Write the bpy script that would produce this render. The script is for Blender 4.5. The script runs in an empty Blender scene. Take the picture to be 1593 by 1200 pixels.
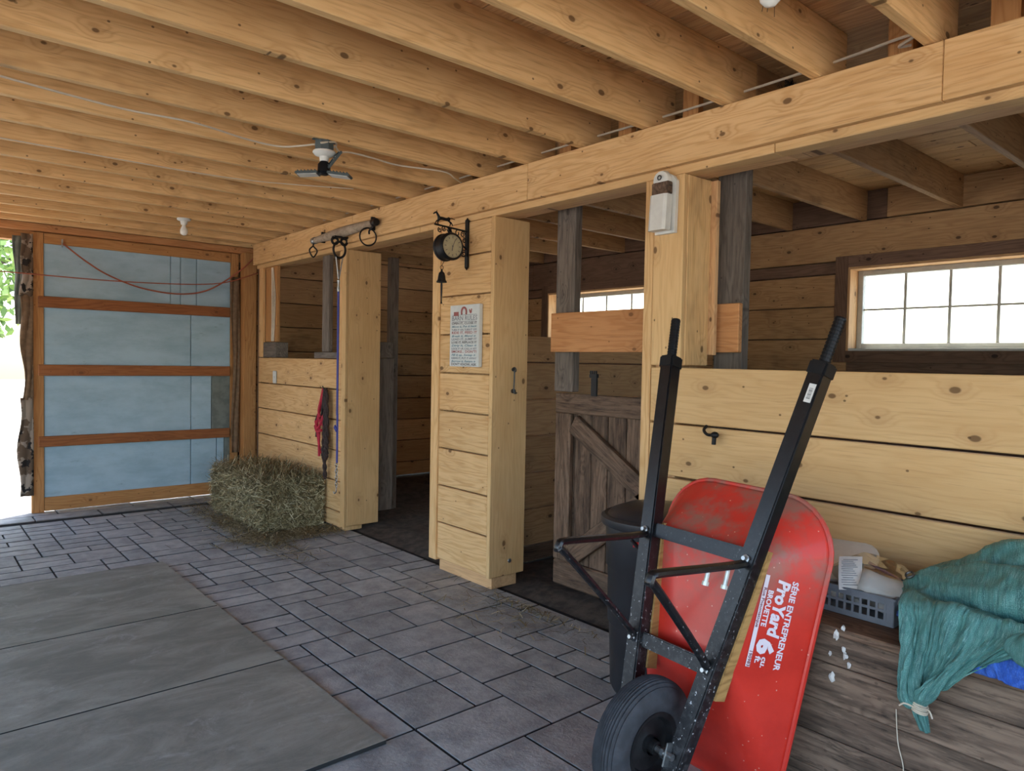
import bpy, bmesh, math, random
import numpy as np
from mathutils import Matrix, Vector, noise as mnoise
random.seed(7)
SC = bpy.context.scene
COL = SC.collection
PI = math.pi

# ------------------------------------------------------------------ camera
cam_d = bpy.data.cameras.new('camera')
cam = bpy.data.objects.new('camera', cam_d); COL.objects.link(cam)
cam_d.sensor_fit = 'HORIZONTAL'; cam_d.sensor_width = 36.0
cam_d.lens = 36.0 * 1111.8 / 1593.0
cam_d.clip_start = 0.05; cam_d.clip_end = 300
def cam_axes(yaw, pitch, roll):
    cy, sy = math.cos(yaw), math.sin(yaw)
    f = Vector((sy*math.cos(pitch), cy*math.cos(pitch), math.sin(pitch)))
    r = Vector((cy, -sy, 0)); u = r.cross(f)
    cr, sr = math.cos(roll), math.sin(roll)
    return cr*r + sr*u, -sr*r + cr*u, f
_r, _u, _f = cam_axes(math.radians(40.685), math.radians(-1.912), math.radians(1.066))
cam.matrix_world = Matrix(((_r.x, _u.x, -_f.x, 0), (_r.y, _u.y, -_f.y, 0), (_r.z, _u.z, -_f.z, 1.45), (0, 0, 0, 1)))
SC.camera = cam

# ------------------------------------------------------------------ world, sun, exposure
SUN_EL, SUN_AZ = math.radians(52), math.radians(62)     # azimuth from +Y towards +X
world = bpy.data.worlds.new('world'); SC.world = world; world.use_nodes = True
wn = world.node_tree; wn.nodes.clear()
sky = wn.nodes.new('ShaderNodeTexSky'); sky.sky_type = 'NISHITA'; sky.sun_disc = False
sky.sun_elevation = SUN_EL; sky.sun_rotation = SUN_AZ
sky.air_density = 1.0; sky.dust_density = 2.5; sky.ozone_density = 1.0
bg = wn.nodes.new('ShaderNodeBackground'); bg.inputs[1].default_value = 0.42
wo = wn.nodes.new('ShaderNodeOutputWorld')
wn.links.new(sky.outputs[0], bg.inputs[0]); wn.links.new(bg.outputs[0], wo.inputs[0])
sun_d = bpy.data.lights.new('sun', 'SUN'); sun_d.energy = 5.0; sun_d.angle = math.radians(0.6)
sun_d.color = (1.0, 0.94, 0.84)
sun = bpy.data.objects.new('sun', sun_d); COL.objects.link(sun)
sdir = Vector((math.sin(SUN_AZ)*math.cos(SUN_EL), math.cos(SUN_AZ)*math.cos(SUN_EL), math.sin(SUN_EL)))
sun.rotation_euler = sdir.to_track_quat('Z', 'Y').to_euler(); sun.location = (0, 0, 12)
SC.view_settings.view_transform = 'Standard'; SC.view_settings.look = 'None'
SC.view_settings.gamma = 1.0; SC.view_settings.use_curve_mapping = False
SC.view_settings.exposure = 1.32
try:
    SC.cycles.use_denoising = True
    SC.cycles.max_bounces = 10; SC.cycles.diffuse_bounces = 7; SC.cycles.glossy_bounces = 4
    SC.cycles.transparent_max_bounces = 16; SC.cycles.caustics_reflective = False; SC.cycles.caustics_refractive = False
    SC.cycles.sample_clamp_indirect = 6.0
except Exception:
    pass

# ------------------------------------------------------------------ materials
def lin(c):
    c = c/255.0
    return c/12.92 if c <= 0.04045 else ((c+0.055)/1.055)**2.4
def rgb(r, g, b): return (lin(r), lin(g), lin(b), 1.0)

class NT:
    def __init__(s, name):
        s.m = bpy.data.materials.new(name); s.m.use_nodes = True
        s.t = s.m.node_tree; s.t.nodes.clear()
        s.out = s.t.nodes.new('ShaderNodeOutputMaterial')
        s.p = s.t.nodes.new('ShaderNodeBsdfPrincipled')
        s.t.links.new(s.p.outputs[0], s.out.inputs[0])
    def n(s, k, **kw):
        d = s.t.nodes.new('ShaderNode'+k)
        for a, b in kw.items(): setattr(d, a, b)
        return d
    def set(s, inp, v):
        if isinstance(v, bpy.types.NodeSocket): s.t.links.new(v, inp)
        else: inp.default_value = v
    def math(s, op, a, b=0.0, c=None, clamp=False):
        d = s.n('Math', operation=op); d.use_clamp = clamp
        s.set(d.inputs[0], a); s.set(d.inputs[1], b)
        if c is not None: s.set(d.inputs[2], c)
        return d.outputs[0]
    def mix(s, f, a, b, blend='MIX'):
        d = s.n('MixRGB', blend_type=blend)
        s.set(d.inputs[0], f); s.set(d.inputs[1], a); s.set(d.inputs[2], b)
        return d.outputs[0]
    def noise(s, vec, scale, detail=2.0, rough=0.5, out=0, dist=0.0):
        d = s.n('TexNoise'); s.set(d.inputs['Vector'], vec)
        d.inputs['Scale'].default_value = scale; d.inputs['Detail'].default_value = detail
        d.inputs['Roughness'].default_value = rough; d.inputs['Distortion'].default_value = dist
        return d.outputs[out]
    def voro(s, vec, scale, dims='3D', feat='F1'):
        d = s.n('TexVoronoi', voronoi_dimensions=dims, feature=feat); s.set(d.inputs['Vector'], vec)
        d.inputs['Scale'].default_value = scale
        return d
    def mapv(s, vec, sc=(1, 1, 1), loc=(0, 0, 0)):
        d = s.n('Mapping'); s.set(d.inputs[0], vec)
        d.inputs['Location'].default_value = loc; d.inputs['Scale'].default_value = sc
        return d.outputs[0]
    def ramp(s, f, pts):
        d = s.n('ValToRGB'); s.set(d.inputs[0], f); e = d.color_ramp.elements
        while len(e) > 1: e.remove(e[0])
        e[0].position, e[0].color = pts[0][0], pts[0][1]
        for p, c in pts[1:]:
            x = e.new(p); x.color = c
        return d.outputs[0]
    def sstep(s, x, lo, hi):       # smooth 0..1 between lo and hi (lo may exceed hi)
        d = s.n('MapRange', interpolation_type='SMOOTHSTEP'); s.set(d.inputs[0], x)
        a, b, t0, t1 = (lo, hi, 0, 1) if lo < hi else (hi, lo, 1, 0)
        d.inputs[1].default_value = a; d.inputs[2].default_value = b
        d.inputs[3].default_value = t0; d.inputs[4].default_value = t1
        return d.outputs[0]
    def coord(s, rand=True):
        tc = s.n('TexCoord').outputs['Object']
        if not rand: return tc
        oi = s.n('ObjectInfo').outputs['Random']
        cx = s.n('CombineXYZ')
        s.set(cx.inputs[0], s.math('MULTIPLY', oi, 37.3)); s.set(cx.inputs[1], s.math('MULTIPLY', oi, 91.7)); s.set(cx.inputs[2], s.math('MULTIPLY', oi, 53.1))
        v = s.n('VectorMath', operation='ADD'); s.set(v.inputs[0], tc); s.set(v.inputs[1], cx.outputs[0])
        s.rnd = oi
        return v.outputs[0]
    def bump(s, h, strength, dist=0.004):
        b = s.n('Bump'); b.inputs['Strength'].default_value = strength; b.inputs['Distance'].default_value = dist
        s.set(b.inputs['Height'], h); s.t.links.new(b.outputs[0], s.p.inputs['Normal'])

def plain(name, c, rough=0.5, metal=0.0, spec=0.5, var=0.0, nscale=30, bump=0.0, coat=0.0):
    w = NT(name)
    w.p.inputs['Roughness'].default_value = rough; w.p.inputs['Metallic'].default_value = metal
    w.p.inputs['Specular IOR Level'].default_value = spec; w.p.inputs['Coat Weight'].default_value = coat
    v = w.coord()
    n = w.noise(v, nscale, 4.0, 0.6)
    dark = tuple(x*(1-var) for x in c[:3]) + (1,)
    w.set(w.p.inputs['Base Color'], w.mix(w.sstep(n, 0.35, 0.65), c, dark))
    if bump: w.bump(n, bump, 0.003)
    return w.m

def wood(name, light, mid, dark, knot=1.0, grain=1.0, weather=0.0, vary=0.16, rough=0.72, dirt=None):
    w = NT(name); v = w.coord()
    n1 = w.noise(w.mapv(v, (0.9, 7, 7)), 1.0, 3.0, 0.55)
    # knots live in a 2D cell pattern on the face of the board
    kv = w.voro(w.mapv(v, (3.9, 6.2, 1)), 1.0, '2D')
    kd = kv.outputs['Distance']
    sep = w.n('SeparateColor'); w.set(sep.inputs[0], kv.outputs['Color'])
    on = w.sstep(sep.outputs[0], 0.62, 0.64)
    size = w.math('MULTIPLY_ADD', sep.outputs[1], 0.05, 0.03)
    kin = w.math('MULTIPLY', w.math('MULTIPLY', w.sstep(w.math('SUBTRACT', kd, size), 0.016, -0.016), on), knot)
    ring = w.math('MULTIPLY', w.sstep(kd, 0.36, 0.03), on)
    s3 = w.n('SeparateXYZ'); w.set(s3.inputs[0], v)
    ph = w.math('ADD', w.math('MULTIPLY', s3.outputs[1], 150.0), w.math('MULTIPLY', n1, 62.0))
    ph = w.math('ADD', ph, w.math('MULTIPLY', s3.outputs[2], 150.0))
    ph = w.math('ADD', ph, w.math('MULTIPLY', ring, 11.0))
    wave = w.math('MULTIPLY_ADD', w.math('SINE', ph), 0.5, 0.5)
    wave = w.math('POWER', wave, 2.2)
    fine = w.noise(w.mapv(v, (5, 130, 130)), 1.0, 3.0, 0.65)
    blot = w.noise(w.mapv(v, (1.6, 4, 4), (3, 7, 1)), 1.0, 3.0, 0.6)
    c = w.mix(w.math('MULTIPLY', wave, 0.8*grain), light, mid)
    c = w.mix(w.math('MULTIPLY', w.sstep(blot, 0.42, 0.72), 0.55), c, mid)
    c = w.mix(w.math('MULTIPLY', w.sstep(fine, 0.50, 0.76), 0.5*grain), c, dark)
    c = w.mix(w.math('MULTIPLY', ring, 0.22*knot), c, dark)
    c = w.mix(w.math('MULTIPLY', kin, 0.82), c, tuple(x*0.36 for x in dark[:3])+(1,))
    # nail heads and small stains
    sv = w.voro(w.mapv(v, (7, 9, 1), (11, 3, 0)), 1.0, '2D')
    s2 = w.n('SeparateColor'); w.set(s2.inputs[0], sv.outputs['Color'])
    sp = w.math('MULTIPLY', w.sstep(sv.outputs['Distance'], 0.050, 0.028), w.sstep(s2.outputs[0], 0.7, 0.72))
    c = w.mix(w.math('MULTIPLY', sp, 0.75*min(1, knot)), c, tuple(x*0.2 for x in dark[:3])+(1,))
    if weather > 0:
        wn_ = w.noise(w.mapv(v, (2.5, 16, 16), (2, 9, 4)), 1.0, 4.0, 0.7)
        c = w.mix(w.math('MULTIPLY', w.sstep(wn_, 0.44, 0.68), weather*.8), c, tuple(x*0.4 for x in dark[:3])+(1,))
        wm_ = w.noise(w.mapv(v, (7, 46, 46), (6, 3, 1)), 1.0, 5.0, 0.75)
        c = w.mix(w.math('MULTIPLY', w.sstep(wm_, 0.5, 0.72), weather), c, tuple(x*0.3 for x in dark[:3])+(1,))
        c = w.mix(w.math('MULTIPLY', w.sstep(wm_, 0.42, 0.30), weather*.6), c, tuple(min(1, x*1.5) for x in light[:3])+(1,))
    if dirt:
        dn = w.noise(w.mapv(v, (1.1, 2.2, 2.2), (8, 1, 6)), 1.0, 4.0, 0.7)
        c = w.mix(w.math('MULTIPLY', w.sstep(dn, 0.55, 0.75), 0.6), c, dirt)
    # every board its own tone
    k = w.math('MULTIPLY_ADD', w.rnd, vary*2, 1.0-vary)
    hv = w.n('HueSaturation'); w.set(hv.inputs['Value'], k); w.set(hv.inputs['Color'], c)
    hv.inputs['Saturation'].default_value = 1.0
    w.set(w.p.inputs['Base Color'], hv.outputs[0])
    w.p.inputs['Roughness'].default_value = rough; w.p.inputs['Specular IOR Level'].default_value = 0.25
    h = w.math('ADD', w.math('MULTIPLY', fine, 0.7), w.math('MULTIPLY', wave, 0.25))
    w.bump(h, 0.35, 0.0025)
    return w.m

M = {}
M['pine'] = wood('pine', rgb(220, 180, 127), rgb(202, 157, 102), rgb(154, 108, 66), vary=0.07)
M['pine_smooth'] = wood('pine_smooth', rgb(216, 178, 125), rgb(201, 159, 105), rgb(154, 110, 68), grain=0.6, vary=0.05)
M['joist'] = wood('joist', rgb(226, 186, 130), rgb(208, 164, 108), rgb(148, 106, 64), grain=0.9, vary=0.08, dirt=rgb(112, 76, 46))
M['deck'] = wood('deck', rgb(214, 174, 124), rgb(192, 150, 102), rgb(136, 98, 64), vary=0.1, dirt=rgb(120, 92, 66))
M['stall_wood'] = wood('stall_wood', rgb(190, 152, 108), rgb(170, 130, 90), rgb(116, 84, 58), vary=0.12, dirt=rgb(92, 66, 48))
M['stall_pine'] = wood('stall_pine', rgb(216, 174, 126), rgb(198, 154, 108), rgb(140, 100, 68), vary=0.1)
M['old_stall_wood'] = wood('old_stall_wood', rgb(128, 100, 82), rgb(108, 84, 68), rgb(68, 52, 44), vary=0.13, dirt=rgb(64, 52, 46))
M['orange_wood'] = wood('orange_wood', rgb(200, 144, 94), rgb(182, 124, 76), rgb(128, 80, 46), knot=0.7, vary=0.06)
M['rail_wood'] = wood('rail_wood', rgb(158, 102, 62), rgb(136, 84, 50), rgb(92, 56, 34), knot=0.5, vary=0.06)
M['frame_wood'] = wood('frame_wood', rgb(190, 140, 88), rgb(170, 120, 72), rgb(118, 78, 46), knot=0.8, vary=0.06)
M['gray_wood'] = wood('gray_wood', rgb(126, 115, 104), rgb(102, 92, 83), rgb(62, 54, 48), knot=0.6, weather=0.35, vary=0.08)
M['dark_wood'] = wood('dark_wood', rgb(122, 99, 80), rgb(96, 75, 60), rgb(54, 42, 35), knot=0.5, weather=0.7, vary=0.22)
M['bench_wood'] = wood('bench_wood', rgb(134, 113, 95), rgb(104, 86, 72), rgb(54, 45, 39), knot=0.5, weather=0.75, vary=0.1)
M['wedge_wood'] = wood('wedge_wood', rgb(190, 150, 92), rgb(160, 120, 70), rgb(110, 80, 46), knot=0.3, vary=0.06)
M['bar_wood'] = wood('bar_wood', rgb(176, 158, 136), rgb(152, 134, 112), rgb(104, 90, 74), knot=0.2, weather=0.3, vary=0.03)

def paver_mat():
    w = NT('paver'); v = w.coord()
    n = w.noise(v, 9, 5, 0.65); f = w.noise(v, 60, 4, 0.7)
    c = w.mix(w.sstep(n, 0.3, 0.7), rgb(172, 174, 172), rgb(136, 138, 138))
    c = w.mix(w.math('MULTIPLY', w.sstep(f, 0.5, 0.8), 0.4), c, rgb(172, 170, 168))
    k = w.math('MULTIPLY_ADD', w.rnd, 0.26, 0.86)
    hv = w.n('HueSaturation'); w.set(hv.inputs['Value'], k); w.set(hv.inputs['Color'], c)
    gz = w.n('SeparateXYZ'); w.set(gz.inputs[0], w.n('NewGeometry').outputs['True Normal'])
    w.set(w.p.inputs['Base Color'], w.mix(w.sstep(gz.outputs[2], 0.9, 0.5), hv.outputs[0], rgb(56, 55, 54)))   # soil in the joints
    w.p.inputs['Roughness'].default_value = 0.62; w.p.inputs['Specular IOR Level'].default_value = 0.38
    w.bump(w.math('ADD', w.math('MULTIPLY', n, 2.0), f), 0.5, 0.006)
    return w.m
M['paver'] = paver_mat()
def mat_rubber():
    w = NT('rubber_mat'); v = w.coord()
    n = w.noise(w.mapv(v, (1, 2.2, 1)), 2.2, 6, 0.7, dist=0.6); f = w.noise(v, 38, 4, 0.7)
    c = w.mix(w.sstep(n, 0.35, 0.68), rgb(120, 120, 111), rgb(152, 151, 140))
    c = w.mix(w.math('MULTIPLY', w.sstep(w.noise(v, 5, 6, 0.75, dist=1.0), 0.56, 0.72), 0.4), c, rgb(188, 186, 182))
    c = w.mix(w.math('MULTIPLY', w.sstep(f, 0.5, 0.75), 0.3), c, rgb(104, 105, 103))
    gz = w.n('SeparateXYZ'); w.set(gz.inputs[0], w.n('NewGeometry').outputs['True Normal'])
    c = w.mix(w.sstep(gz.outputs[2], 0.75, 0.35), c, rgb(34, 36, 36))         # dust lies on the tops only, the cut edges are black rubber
    w.set(w.p.inputs['Base Color'], c); w.p.inputs['Roughness'].default_value = 0.7
    w.p.inputs['Specular IOR Level'].default_value = 0.4
    w.bump(f, 0.3, 0.003)
    return w.m
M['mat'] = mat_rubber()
M['joint'] = plain('joint_sand', rgb(44, 43, 43), 0.9, var=0.4, nscale=40)
M['dirt'] = plain('dirt', rgb(80, 70, 60), 0.95, var=0.55, nscale=14, bump=0.8)
M['gravel'] = plain('gravel', rgb(196, 192, 182), 0.95, var=0.3, nscale=3)
def blue_panel():
    w = NT('blue_board'); v = w.coord()
    n = w.noise(w.mapv(v, (1.2, 3, 1)), 2.0, 5, 0.65)
    c = w.mix(w.sstep(n, 0.3, 0.75), rgb(172, 200, 214), rgb(148, 178, 192))
    st = w.noise(w.mapv(v, (2, 5, 1), (5, 1, 0)), 3.0, 6, 0.75)
    c = w.mix(w.math('MULTIPLY', w.sstep(st, 0.60, 0.78), 0.55), c, rgb(88, 98, 96))
    w.set(w.p.inputs['Base Color'], c); w.p.inputs['Roughness'].default_value = 0.6
    return w.m
M['blue_board'] = blue_panel()
M['gray_board'] = plain('gray_board', rgb(122, 130, 124), 0.8, var=0.3, nscale=12)
M['white_plastic'] = plain('white_plastic', rgb(216, 216, 208), 0.45, var=0.08, nscale=20)
M['white_paint'] = plain('white_paint', rgb(206, 208, 202), 0.6, var=0.1, nscale=14)
M['vinyl'] = plain('vinyl', rgb(186, 184, 176), 0.5, var=0.15, nscale=10)
M['black_metal'] = plain('black_metal', rgb(18, 18, 20), 0.5, 0.0, spec=0.3, var=0.3, nscale=30)
M['iron'] = plain('iron', rgb(46, 43, 42), 0.5, 0.6, var=0.4, nscale=60)
M['steel'] = plain('steel', rgb(176, 178, 178), 0.32, 0.9, var=0.25, nscale=50)
M['dark_steel'] = plain('dark_steel', rgb(92, 92, 90), 0.45, 0.8, var=0.3, nscale=50)
def splat_black():
    w = NT('black_splattered'); v = w.coord(False)
    n = w.noise(v, 40, 5, 0.7); z = w.n('SeparateXYZ'); w.set(z.inputs[0], v)
    low = w.sstep(z.outputs[2], 1.0, 0.25)
    sp = w.math('MULTIPLY', w.sstep(w.noise(w.mapv(v, (1, 1, 0.7)), 85, 4, 0.65), 0.63, 0.67), low)
    du = w.math('MULTIPLY', w.sstep(n, 0.45, 0.7), w.math('MULTIPLY_ADD', low, 0.35, 0.06))
    c = w.mix(du, rgb(15, 15, 18), rgb(92, 92, 93))
    c = w.mix(sp, c, rgb(200, 202, 204))
    w.set(w.p.inputs['Base Color'], c)
    w.set(w.p.inputs['Roughness'], w.math('MULTIPLY_ADD', low, 0.25, 0.3))
    return w.m
M['handle_black'] = splat_black()
def tray_red():
    w = NT('tray_red'); v = w.coord(False); z = w.n('SeparateXYZ'); w.set(z.inputs[0], v)
    d1 = w.noise(v, 4.5, 5, 0.65); up = w.sstep(z.outputs[2], 0.58, 0.86)
    c = w.mix(w.sstep(d1, 0.35, 0.7), rgb(214, 56, 42), rgb(196, 46, 34))
    c = w.mix(w.math('MULTIPLY', w.math('MULTIPLY', w.sstep(d1, 0.40, 0.60), up), 0.75), c, rgb(132, 112, 96))
    sp = w.voro(v, 55); ss = w.n('SeparateColor'); w.set(ss.inputs[0], sp.outputs['Color'])
    k = w.math('MULTIPLY', w.sstep(sp.outputs['Distance'], 0.16, 0.1), w.sstep(ss.outputs[0], 0.86, 0.88))
    c = w.mix(w.math('MULTIPLY', k, 0.8), c, rgb(226, 170, 150))
    w.set(w.p.inputs['Base Color'], c)
    w.set(w.p.inputs['Roughness'], w.math('MULTIPLY_ADD', up, 0.3, 0.28))
    w.p.inputs['Coat Weight'].default_value = 0.15
    return w.m
M['tray_red'] = tray_red()
M['tire'] = plain('tire', rgb(66, 68, 72), 0.75, var=0.35, nscale=24, bump=0.15)
M['wheel_rim'] = plain('wheel_rim', rgb(36, 36, 37), 0.6, 0.2, var=0.5, nscale=40)
M['bin_black'] = plain('bin_black', rgb(40, 41, 45), 0.42, var=0.25, nscale=8)
M['basket_gray'] = plain('basket_gray', rgb(116, 122, 130), 0.45, var=0.15, nscale=20)
M['paper'] = plain('paper', rgb(214, 212, 206), 0.8, var=0.06, nscale=60)
M['print'] = plain('print', rgb(128, 130, 134), 0.8)
M['print_dark'] = plain('print_dark', rgb(96, 90, 88), 0.8)
M['print_red'] = plain('print_red', rgb(158, 92, 86), 0.8)
M['print_blue'] = plain('print_blue', rgb(110, 140, 148), 0.8)
M['navy'] = plain('navy', rgb(40, 50, 112), 0.5)
M['white_ink'] = plain('white_ink', rgb(226, 214, 220), 0.5)
M['ink_dark'] = plain('ink_dark', rgb(120, 40, 52), 0.6)
M['red_rope'] = plain('red_rope', rgb(190, 40, 62), 0.8, var=0.3, nscale=80)
M['dark_rope'] = plain('dark_rope', rgb(62, 46, 42), 0.85, var=0.5, nscale=90)
M['blue_strap'] = plain('blue_strap', rgb(58, 62, 138), 0.7, var=0.15, nscale=60)
M['cable_white'] = plain('cable_white', rgb(206, 194, 172), 0.55, var=0.1)
M['cord_red'] = plain('cord_red', rgb(164, 88, 62), 0.7, var=0.15)
M['clock_face'] = plain('clock_face', rgb(176, 166, 132), 0.5, var=0.12, nscale=30)
M['burlap'] = plain('burlap', rgb(128, 104, 80), 0.95, var=0.3, nscale=26)
def camo():
    w = NT('camo_cloth'); v = w.coord(False)
    a = w.noise(v, 9, 3, 0.5); b = w.noise(w.mapv(v, (1, 1, 1), (4, 2, 7)), 13, 3, 0.5)
    c = w.mix(w.sstep(a, 0.49, 0.52), rgb(150, 138, 124), rgb(96, 80, 64))
    c = w.mix(w.sstep(b, 0.56, 0.59), c, rgb(36, 32, 30))
    w.set(w.p.inputs['Base Color'], c); w.p.inputs['Roughness'].default_value = 0.9
    return w.m
M['camo'] = camo()
def tarp(name, a, b, hi):
    w = NT(name); uv = w.n('TexCoord').outputs['UV']
    fine = w.noise(w.mapv(uv, (420, 22, 1)), 1.0, 3, 0.6); n = w.noise(w.mapv(uv, (60, 6, 1)), 1.0, 4, 0.6)
    weave = w.noise(w.mapv(uv, (300, 300, 1)), 1.0, 2, 0.5)
    c = w.mix(w.sstep(n, 0.35, 0.68), a, b)
    c = w.mix(w.math('MULTIPLY', w.sstep(fine, 0.52, 0.66), 0.7), c, hi)
    c = w.mix(w.math('MULTIPLY', w.sstep(weave, 0.56, 0.68), 0.5), c, hi)
    c = w.mix(w.math('MULTIPLY', w.sstep(weave, 0.46, 0.34), 0.45), c, tuple(x*.45 for x in b[:3])+(1,))
    w.set(w.p.inputs['Base Color'], c); w.p.inputs['Roughness'].default_value = 0.48
    w.bump(w.math('ADD', fine, weave), 0.6, 0.004)
    return w.m
M['green_tarp'] = tarp('green_tarp', rgb(78, 138, 130), rgb(54, 106, 102), rgb(150, 192, 184))
M['blue_tarp'] = tarp('blue_tarp', rgb(48, 104, 208), rgb(34, 76, 168), rgb(120, 160, 230))
def hay_mat():
    w = NT('hay'); at = w.n('Attribute'); at.attribute_name = 'tone'
    c = w.ramp(at.outputs['Fac'], [(0.0, rgb(84, 74, 52)), (0.35, rgb(124, 112, 80)), (0.7, rgb(168, 156, 118)), (1.0, rgb(216, 206, 170))])
    w.set(w.p.inputs['Base Color'], c); w.p.inputs['Roughness'].default_value = 0.8
    w.p.inputs['Specular IOR Level'].default_value = 0.2
    return w.m
M['hay'] = hay_mat()
M['hay_body'] = plain('hay_body', rgb(86, 80, 50), 0.95, var=0.6, nscale=34, bump=1.0)
M['bark'] = plain('bark', rgb(92, 80, 68), 0.9, var=0.4, nscale=10)
def leafm():
    w = NT('leaf'); at = w.n('Attribute'); at.attribute_name = 'tone'
    c = w.ramp(at.outputs['Fac'], [(0, rgb(70, 104, 46)), (0.6, rgb(118, 152, 72)), (1, rgb(160, 186, 104))])
    w.set(w.p.inputs['Base Color'], c); w.p.inputs['Roughness'].default_value = 0.6
    return w.m
M['leaf'] = leafm()
def glass(name, alpha=0.9, tint=(0.97, 1.0, 0.99, 1)):
    m = bpy.data.materials.new(name); m.use_nodes = True; t = m.node_tree; t.nodes.clear()
    o = t.nodes.new('ShaderNodeOutputMaterial'); mx = t.nodes.new('ShaderNodeMixShader')
    tr = t.nodes.new('ShaderNodeBsdfTransparent'); gl = t.nodes.new('ShaderNodeBsdfGlossy')
    tr.inputs[0].default_value = tint; gl.inputs['Roughness'].default_value = 0.08
    mx.inputs[0].default_value = 1-alpha
    t.links.new(tr.outputs[0], mx.inputs[1]); t.links.new(gl.outputs[0], mx.inputs[2]); t.links.new(mx.outputs[0], o.inputs[0])
    return m
M['glass'] = glass('window_glass', 0.94)
M['clear_bag'] = glass('clear_bag', 0.55)
M['bulb'] = plain('bulb_glass', rgb(232, 230, 220), 0.25, var=0.02)
M['fixture_gray'] = plain('fixture_gray', rgb(74, 84, 84), 0.5, var=0.2)
M['red_label'] = plain('red_label', rgb(190, 50, 44), 0.5)

# ------------------------------------------------------------------ helpers
ROOT = {}
def empty(name, loc=(0, 0, 0), label=None, cat=None, group=None, kind=None):
    o = bpy.data.objects.new(name, None); COL.objects.link(o); o.location = loc
    o.empty_display_size = 0.05
    return tag(o, label, cat, group, kind)
def tag(o, label=None, cat=None, group=None, kind=None):
    if label: o['label'] = label
    if cat: o['category'] = cat
    if group: o['group'] = group
    if kind: o['kind'] = kind
    return o
def wloc(o):
    v = Vector((0, 0, 0))
    while o is not None:
        v += o.location; o = o.parent
    return v
_bc = {}
def board_mesh(dims, mat, bev):
    key = (tuple(round(d, 4) for d in dims), mat, bev)
    if key in _bc: return _bc[key]
    bm = bmesh.new(); bmesh.ops.create_cube(bm, size=1.0)
    bmesh.ops.scale(bm, vec=dims, verts=bm.verts)
    if bev > 0: bmesh.ops.bevel(bm, geom=bm.edges[:], offset=bev, segments=1, affect='EDGES')
    me = bpy.data.meshes.new('board'); bm.to_mesh(me); bm.free()
    me.materials.append(M[mat]); _bc[key] = me
    return me
AX = {'X': Vector((1, 0, 0)), 'Y': Vector((0, 1, 0)), 'Z': Vector((0, 0, 1))}
def rot_from(x, y):
    z = x.cross(y)
    return Matrix(((x.x, y.x, z.x), (x.y, y.y, z.y), (x.z, y.z, z.z)))
def board(name, parent, lo, hi, ax, mat, bev=0.003, jit=0.0, tilt=0.0):
    """box between corners lo and hi; ax = the world axes of its length and its width"""
    lo = Vector(lo); hi = Vector(hi); c = (lo+hi)/2; d = hi-lo
    x, y = AX[ax[0]], AX[ax[1]]; R = rot_from(x, y); z = x.cross(y)
    dims = (abs(d.dot(x)), abs(d.dot(y)), abs(d.dot(z)))
    o = bpy.data.objects.new(name, board_mesh(dims, mat, min(bev, min(dims)*0.3))); COL.objects.link(o)
    if jit: c += z*random.uniform(-jit, jit)
    if tilt: R = R @ Matrix.Rotation(random.uniform(-tilt, tilt), 3, 'Z')
    base = wloc(parent) if parent else Vector((0, 0, 0))
    o.parent = parent
    o.location = c-base; o.rotation_euler = R.to_euler()
    return o
def board2(name, parent, p0, p1, width, thick, wdir, mat, bev=0.003):
    """board from p0 to p1 (centre line) whose width runs along wdir"""
    p0 = Vector(p0); p1 = Vector(p1); x = (p1-p0); L = x.length; x.normalize()
    y = Vector(wdir); y = (y - x*y.dot(x)).normalized()
    o = bpy.data.objects.new(name, board_mesh((L, width, thick), mat, min(bev, thick*0.3))); COL.objects.link(o)
    o.parent = parent; o.rotation_euler = rot_from(x, y).to_euler()
    o.location = (p0+p1)/2 - (wloc(parent) if parent else Vector((0, 0, 0)))
    return o

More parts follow.
